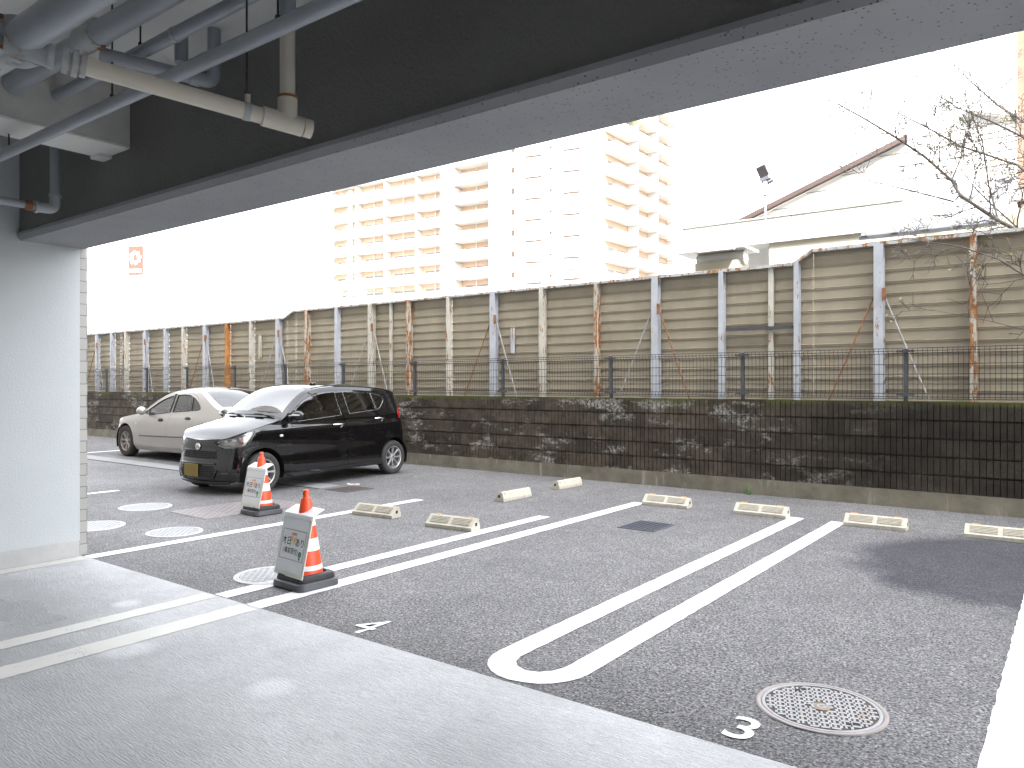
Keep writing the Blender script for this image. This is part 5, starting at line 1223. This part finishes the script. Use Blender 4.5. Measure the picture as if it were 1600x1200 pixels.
# right-hand face: three stacks of balconies
dR = (rgt * .6 + fwd * .8); angR = math.atan2(dR.y, dR.x) - angB
bx = [(0.6, 7.2), (7.5, 13.4), (13.7, 20.0)]
rm = Matrix.Translation((LB, 0, 0)) @ Matrix.Rotation(angR, 4, 'Z')
b = MB(); b.box(0, .0, 0, 20.6, 1.0, NB_ * FH + 2, rm); b.build('side_wing', M['apt_wall'], T)
for i, (x0, x1) in enumerate(bx):
    b = MB(); b.box(x0, -.06, .2, x1, -.005, NB_ * FH, rm); b.build('recess_wall', M['apt_recess'], T)
    for f in range(NB_ - 1):
        z = f * FH + .35
        for xa, xb in ((x0 + .8, x0 + 2.6), (x0 + 3.1, x1 - .8)): b = MB(); b.box(xa, -.10, z + .1, xb, -.065, z + 2.0, rm); b.build('window', M['apt_window'], T)
    for f in range(NB_ - 1):
        z = f * FH + .35; b = MB()
        b.box(x0, -1.9, z - .18, x1, -.11, z, rm); b.box(x0, -1.9, z + .001, x1, -1.78, z + 1.2, rm); b.box(x0, -1.77, z + .001, x0 + .12, -.11, z + 1.2, rm); b.box(x1 - .12, -1.77, z + .001, x1, -.11, z + 2.7, rm); b.build('balcony', M['apt_slab'], T)
b = MB(); random.seed(4)
for k in range(300):
    p = rm @ Vector((random.uniform(1, 6.6), -1.95 - random.random() * .5, 13 * FH + random.uniform(-.9, 1.3))); a = Vector((random.uniform(-1, 1), random.uniform(-1, 1), random.uniform(-1, 1))) * .25; q = Vector((random.uniform(-1, 1), random.uniform(-1, 1), random.uniform(-1, 1))) * .25
    b.add([p, p + a, p + a + q, p + q], [(0, 1, 2, 3)])
b.build('balcony_plants', M['bud'], T)

# low pale buildings at the left with an orange sign
o = empty('office_building', (-108, 62, 0), R(28), 'low washed-out white office building at far left below the orange sign', 'building')
b = MB(); b.box(-12, 0, 0, 44, 18, 9.2); b.build('wall', M['white_siding'], o)
for k in range(9):
    b = MB(); b.box(-8 + k * 5.4, -.1, 5.2, -5.2 + k * 5.4, -.001, 7.0); b.build('window', M['apt_recess'] if k % 3 == 1 else M['white_roof'], o)
o = empty('tall_building', (-150, 92, 0), R(20), 'very pale tall building behind the orange sign, nearly lost in the glare', 'building')
b = MB(); b.box(0, 0, 0, 40, 14, 34); b.build('wall', M['white_siding'], o)
for f in range(8):
    b = MB(); b.box(3, -.1, 3 + f * 4, 37, -.001, 4.4 + f * 4); b.build('window_band', M['white_roof'], o)
# the sign
o = empty('orange_billboard', (-89.9, 45.1, 0), R(26), 'tall orange sign with a white cog-like mark, high over the far left rooftops', 'sign')
b = MB(); b.box(-.06, .16, 0, .06, .28, 17.5); b.build('post', M['pole_concrete'], o)
b = MB(); b.box(-.95, 0, 14.45, .95, .15, 17.9); b.build('panel', M['sign_orange'], o)
b = MB(); cz = 16.5; N = 64
ro = [.68 + (.12 if (k // 4) % 2 == 0 else -.02) for k in range(N)]
vs = [(ro[k] * math.cos(2 * math.pi * k / N), -.02, cz + ro[k] * math.sin(2 * math.pi * k / N) * 1.05) for k in range(N)] + [(.30 * math.cos(2 * math.pi * k / N), -.02, cz + .42 * math.sin(2 * math.pi * k / N)) for k in range(N)]
b.add(vs, [(k, (k + 1) % N, N + (k + 1) % N, N + k) for k in range(N)]); b.box(-.78, -.025, 14.75, .78, -.018, 15.15); b.build('mark', M['sign_white'], o)
b = MB(); b.box(.05, -.03, 16.2, .62, -.021, 16.45); b.build('mark_notch', M['sign_orange'], o)

# utility pole with transformer, and cables
def cable(p, q, sag, r, lb):
    p, q = Vector(p), Vector(q); pts = [p.lerp(q, t) - Vector((0, 0, sag * 4 * t * (1 - t))) for t in np.linspace(0, 1, 16)]
    o = MB().tube(pts, r, 5).build('overhead_cable', M['wire']); return tag(o, lb, 'cable', 'overhead cables')
o = empty('utility_pole', (-42.43, 36.91, 0), R(20), 'pale concrete utility pole with insulators, standing before the long apartment block', 'utility pole')
MB().tube([(0, 0, 0), (0, 0, 15.5)], [.20, .15], 14).build('pole', M['pole_concrete'], o)
for z in (15.0, 14.5):
    b = MB(); b.box(-1.3, -.06, z, 1.3, .06, z + .10); b.build('cross_arm', M['insulator'], o)
    for x in (-1.2, -.7, .7, 1.2): b = MB(); b.lathe([(.05, 0), (.10, .05), (.06, .10), (.10, .15), (.05, .22), (0, .24)], 10, Matrix.Translation((x, 0, z + .10))); b.build('insulator', M['insulator'], o)
b = MB(); b.lathe([(.32, 0), (.34, .05), (.34, .85), (.30, .95), (0, .98)], 18, Matrix.Translation((-.75, -.35, 7.65))); b.build('transformer', M['lamp_body'], o)
b = MB(); b.box(.35, -.35, 7.9, 1.3, .15, 8.25); b.build('junction_box', M['lamp_body'], o)
for z in (8.9, 10.2, 11.5): b = MB(); b.tube([(0, 0, z), (0, 0, z + .08)], .185, 14); b.build('band', M['insulator'], o)
o2 = empty('utility_pole', (-34.7, 45.0, 0), R(5), 'thin far pole with small brackets in front of the tallest tower', 'utility pole')
MB().tube([(0, 0, 0), (0, 0, 11.8)], [.14, .09], 10).build('pole', M['white_siding'], o2)
for z in (11.2, 9.9): b = MB(); b.box(-.7, -.04, z, .7, .04, z + .07); b.build('cross_arm', M['white_roof'], o2)
cable((-62.9, 27.79, 9.25), (-42.43, 36.91, 8.55), .25, .018, 'upper of the two dark cables crossing the sky at the left')
cable((-62.9, 27.79, 8.35), (-42.43, 36.91, 7.9), .2, .016, 'lower of the two dark cables crossing the sky at the left')
cable((-42.43, 36.91, 8.2), (-20, 43, 8.9), .5, .016, 'faint cable running right from the utility pole past the tallest tower')

# ------------------------------------------------------------------ hall behind the hoarding
o = empty('gabled_hall', (-5, 20, 0), 0, 'white metal-clad hall with a brown-trimmed gable and deep fascia behind the hoarding', 'building')
def h(mb, n, m, bv=0): return P2(mb, n, m, o, bv)
b = MB(); gx0, gx1, gp_, gz0, gz1 = -8.35, 4.0, -2.2, 5.75, 8.0
b.add([(gx0, 21.0, 0), (gx1, 21.0, 0), (gx1, 21.0, gz0), (gp_, 21.0, gz1), (gx0, 21.0, gz0), (gx0, 34, 0), (gx1, 34, 0), (gx1, 34, gz0), (gp_, 34, gz1), (gx0, 34, gz0)],
      [(0, 1, 2, 3, 4), (5, 9, 8, 7, 6), (0, 4, 9, 5), (1, 6, 7, 2), (2, 7, 8, 3), (3, 8, 9, 4)]); h(b, 'gable_wall', M['white_siding'])
b = MB()
for k in range(6):
    z = 5.95 + k * .33; xl = gx0 + (z - gz0) / (gz1 - gz0) * (gp_ - gx0) + .1; xr = gx1 - (z - gz0) / (gz1 - gz0) * (gx1 - gp_) - .1
    b.box(xl, 20.985, z, xr, 20.999, z + .013)
h(b, 'siding_joints', M['joint'])
for sx_, x0, x1 in ((1, gx0 - .25, gp_ - 1.25), (-1, gx1 + .25, gp_)):
    b = MB(); zz0 = gz0 - .09; gzs = gz1; gz1 = gz1 - (.46 if sx_ == 1 else 0); b.add([(x0, 20.80, zz0), (x1, 20.80, gz1 + .0), (x1, 20.80, gz1 + .13), (x0, 20.80, zz0 + .13), (x0, 20.99, zz0), (x1, 20.99, gz1), (x1, 20.99, gz1 + .13), (x0, 20.99, zz0 + .13)],
        [(0, 1, 2, 3), (7, 6, 5, 4), (0, 4, 5, 1), (1, 5, 6, 2), (2, 6, 7, 3), (3, 7, 4, 0)]); h(b, 'verge_trim', M['verge'] if sx_ == 1 else M['white_siding']); gz1 = gzs
h(MB().box(-9.0, 19.98, 5.22, 4.2, 20.78, 5.86), 'fascia', M['white_siding']); h(MB().box(-9.02, 19.94, 5.865, 4.22, 20.79, 5.90), 'fascia_coping', M['beige_panel'])
b = MB()
for x in (-7.55, -6.0, -4.3, -2.6): b.box(x, 19.97, 5.23, x + .02, 19.979, 5.85)
h(b, 'fascia_joints', M['joint'])
h(MB().box(-6.6, 20.1, 0, 4.2, 20.7, 5.215), 'lower_wall', M['beige_panel'])
# ribbed lean-to roof
b = MB(); t = math.tan(R(18)); y0, y1 = 12.6, 18.6; z0 = 3.78
b.add([(-2.75, y0, z0), (-.95, y0, z0), (-.95, y1, z0 + (y1 - y0) * t), (-2.75, y1, z0 + (y1 - y0) * t), (-2.75, y0, z0 - .06), (-.95, y0, z0 - .06), (-.95, y1, z0 + (y1 - y0) * t - .06), (-2.75, y1, z0 + (y1 - y0) * t - .06)], [(0, 1, 2, 3), (7, 6, 5, 4), (0, 4, 5, 1), (3, 2, 6, 7), (0, 3, 7, 4), (1, 5, 6, 2)])
h(b, 'lean_to_roof', M['lean_roof'])
b = MB()
for k in range(5):
    x = -2.72 + k * .42; b.add([(x, y0 - .02, z0 + .002), (x + .09, y0 - .02, z0 + .002), (x + .09, y1, z0 + (y1 - y0) * t + .002), (x, y1, z0 + (y1 - y0) * t + .002), (x + .02, y0 - .02, z0 + .10), (x + .07, y0 - .02, z0 + .10), (x + .07, y1, z0 + (y1 - y0) * t + .10), (x + .02, y1, z0 + (y1 - y0) * t + .10)], [(0, 1, 5, 4), (1, 2, 6, 5), (4, 5, 6, 7), (3, 0, 4, 7), (2, 3, 7, 6)])
h(b, 'roof_ribs', M['white_siding'])
h(MB().box(-2.7, y0 + .2, 0, -1.0, y0 + .5, z0 - .07), 'lean_to_wall', M['beige_panel'])
b = MB(); b.add([(-.94, 13.2, 3.5), (-.2, 13.2, 3.5), (-.2, 13.2, 4.45), (-.94, 13.2, 3.9), (-.94, 15, 3.5), (-.2, 15, 3.5), (-.2, 15, 4.45), (-.94, 15, 3.9)], [(0, 1, 2, 3), (7, 6, 5, 4), (0, 3, 7, 4), (1, 5, 6, 2), (3, 2, 6, 7)]); h(b, 'side_gablet', M['beige_panel'])
# vent hood seen above the rail
o = empty('roof_vent', (-5.2, 13.5, 0), 0, 'pale curved vent hood with a flat cover peeping over the top rail of the hoarding', 'vent')
b = MB(); b.box(-6.05, 13.1, 3.92, -4.75, 13.9, 3.96); P2(b, 'vent_cover', M['white_siding'], o)
b = MB(); b.tube([(-5.75, 13.5, 3.80), (-4.85, 13.5, 3.80)], .13, 18); P2(b, 'vent_duct', M['white_siding'], o, .02); P2(MB().box(-5.7, 13.2, 3.3, -4.9, 13.8, 3.72), 'vent_base', M['beige_panel'], o)
P2(MB().box(-5.55, 12.98, 3.88, -4.9, 13.09, 4.02), 'vent_lip', M['white_siding'], o)
# floodlight
o = empty('floodlight', (-6.63, 19.9, 5.9), 0, 'grey floodlight on a white stem with a ring, mounted on the hall fascia', 'floodlight')
b = MB(); b.tube([(0, 0, -.2), (0, 0, .30)], .025, 10); b.tube([(0, 0, .56), (0, 0, .92)], .055, 12); b.build('stem', M['lamp_body'], o)
b = MB(); b.tube([(.11 * math.cos(a), 0, .42 + .12 * math.sin(a)) for a in [2 * math.pi * k / 24 for k in range(25)]], .022, 8, cap=False); b.build('ring', M['lamp_body'], o)
mt = Matrix.Translation((-.02, -.02, 1.12)) @ Matrix.Rotation(R(-18), 4, 'Y') @ Matrix.Rotation(R(20), 4, 'X') @ Matrix.Rotation(R(-20), 4, 'Z')
b = MB(); b.box(-.16, -.04, -.22, .16, .13, .24, mt); b.build('housing', M['lamp_body'], o, bevel=.02)
b = MB(); b.box(-.13, -.055, -.06, .13, -.041, .21, mt); b.build('lens', M['lamp_dark'], o)
b = MB(); b.box(-.14, -.10, -.15, .14, -.042, -.07, mt); b.box(-.15, .0, -.30, .15, .06, -.225, mt); b.build('bracket', M['lamp_body'], o)
# brown steel column and striped beam at the right
o = empty('steel_column', (-.80, 17.5, 0), 0, 'rust brown steel column at the right edge, behind the bare branches', 'column')
b = MB(); b.box(-.98, 17.4, 0, -.72, 17.6, 12); P2(b, 'column', M['brown_steel'], o)
P2(MB().box(-1.35, 17.15, 4.98, -.70, 17.38, 5.16), 'cross_beam', M['rail'], o); P2(MB().box(-1.30, 17.2, 3.6, -1.18, 17.3, 4.97), 'post', M['white_siding'], o)

# ------------------------------------------------------------------ bare tree at the right
random.seed(11)
o = empty('bare_tree', (.35, 11.6, 0), 0, 'bare-branched tree with a few yellow-green buds leaning in from the right over the hoarding', 'tree')
trunk = MB(); twigs = MB(); buds = MB()
def bp(x, y, Y):
    pass
LIMBS = [
    ([(-0.306, 11.2, 3.198), (-0.575, 11.448, 3.385), (-0.822, 11.136, 3.524), (-1.216, 10.969, 3.867), (-1.349, 11.324, 4.149), (-1.671, 11.4, 4.534), (-1.953, 11.025, 4.748), (-2.349, 11.045, 5.09), (-2.808, 11.415, 5.518)], 0.02),
    ([(-0.323, 11.8, 3.939), (-0.675, 12.048, 4.399), (-1.301, 11.736, 4.694), (-1.658, 11.569, 4.961), (-2.112, 11.924, 5.377)], 0.014),
    ([(-0.333, 12.2, 4.611), (-0.625, 12.448, 5.076), (-0.896, 12.136, 5.263), (-1.177, 11.969, 5.579), (-1.564, 12.324, 6.194)], 0.016),
    ([(-1.242, 11.2, 3.917), (-1.342, 11.448, 3.897), (-1.82, 11.136, 4.058), (-2.253, 10.969, 4.21), (-2.743, 11.324, 4.663)], 0.01),
    ([(-0.314, 11.5, 3.957), (-0.59, 11.748, 4.669), (-0.914, 11.436, 4.856), (-1.25, 11.269, 5.044), (-1.665, 11.624, 5.499)], 0.012),
    ([(-0.29, 10.6, 2.596), (-0.545, 10.848, 2.792), (-0.778, 10.536, 2.964), (-1.15, 10.369, 3.131), (-1.68, 10.724, 3.321)], 0.01),
    ([(-0.842, 11.4, 3.572), (-0.966, 11.648, 4.09), (-1.01, 11.336, 4.603), (-1.168, 11.169, 5.079)], 0.01),
    ([(-1.335, 11.2, 4.12), (-1.269, 11.448, 4.431), (-1.165, 11.136, 4.622)], 0.009),
    ([(-0.284, 10.4, 2.073), (-0.535, 10.648, 2.134), (-0.889, 10.336, 2.243), (-1.39, 10.169, 2.371)], 0.005),
    ([(-0.597, 11.9, 3.46), (-0.971, 12.148, 3.935), (-1.164, 11.836, 4.161), (-1.294, 11.669, 4.385)], 0.009)]

def grow(mb, pts, r0, r1, n=6): mb.tube(pts, [r0 + (r1 - r0) * i / (len(pts) - 1) for i in range(len(pts))], n)
def wig(p, q, n, a):
    p, q = Vector(p), Vector(q); out = [p]
    for i in range(1, n): out.append(p.lerp(q, i / n) + Vector((random.uniform(-a, a), random.uniform(-a, a), random.uniform(-a, a))))
    return out + [q]
def twig(p, d, l, r, depth):
    n = 4; pts = [Vector(p)]; dd = d.normalized()
    for i in range(n):
        dd = (dd + Vector((random.uniform(-.25, .25), random.uniform(-.25, .25), random.uniform(-.18, .24)))).normalized(); pts.append(pts[-1] + dd * l / n)
    r = max(r, .0048); twigs.tube(pts, [r * (1 - .45 * i / n) for i in range(n + 1)], 4)
    if depth > 0:
        for k in range(random.choice((2, 3, 3))):
            i = random.randint(1, n); s_ = random.choice((-1, 1)); ax = Vector((0, -1, 0)) + Vector((random.uniform(-.4, .4), 0, random.uniform(-.4, .4)))
            nd = Matrix.Rotation(s_ * R(random.uniform(25, 60)), 3, ax) @ dd + Vector((0, random.uniform(-.35, .35), 0)); twig(pts[i], nd, l * random.uniform(.5, .75), r * .62, depth - 1)
    elif random.random() < .22:
        q = pts[-1]
        for k in range(3):
            a = Vector((random.uniform(-1, 1), random.uniform(-1, 1), random.uniform(0, 1))) * .02; c2 = Vector((random.uniform(-1, 1), random.uniform(-1, 1), random.uniform(-.2, 1))) * .02; buds.add([q, q + a, q + a + c2, q + c2], [(0, 1, 2, 3)])
grow(trunk, wig((.75, 11.75, 0), (.60, 11.7, 2.4), 5, .02), .11, .085, 12); grow(trunk, wig((.60, 11.7, 2.38), (.25, 11.6, 3.3), 4, .02) , .085, .06, 10); grow(trunk, wig((.60, 11.7, 2.38), (.75, 11.9, 5.2), 5, .05), .07, .03, 10)
for pts, r0 in LIMBS:
    P = [Vector(p) for p in pts]; r0 *= 1.35; grow(trunk, P, r0, r0 * .35, 8)
    for i in range(len(P) - 1):
        seg = P[i + 1] - P[i]; n = max(1, int(seg.length / .12)); f = i / (len(P) - 1)
        for k in range(n):
            if random.random() < (.85 if r0 > .014 else .5):
                q = P[i].lerp(P[i + 1], (k + random.random()) / n); s_ = random.choice((-1, 1)); nd = Matrix.Rotation(s_ * R(random.uniform(30, 65)), 3, Vector((0, -1, 0))) @ seg.normalized() + Vector((0, random.uniform(-.5, .5), 0)); twig(q, nd, random.uniform(.30, .62) * (1 - .35 * f), r0 * .42 * (1 - .4 * f), 2 if random.random() < .75 else 3)
    twig(P[-1], P[-1] - P[-2], .35, r0 * .3, 2)
P2(trunk, 'trunk', M['bark'], o); P2(twigs, 'twigs', M['bark'], o); P2(buds, 'buds', M['bud'], o)
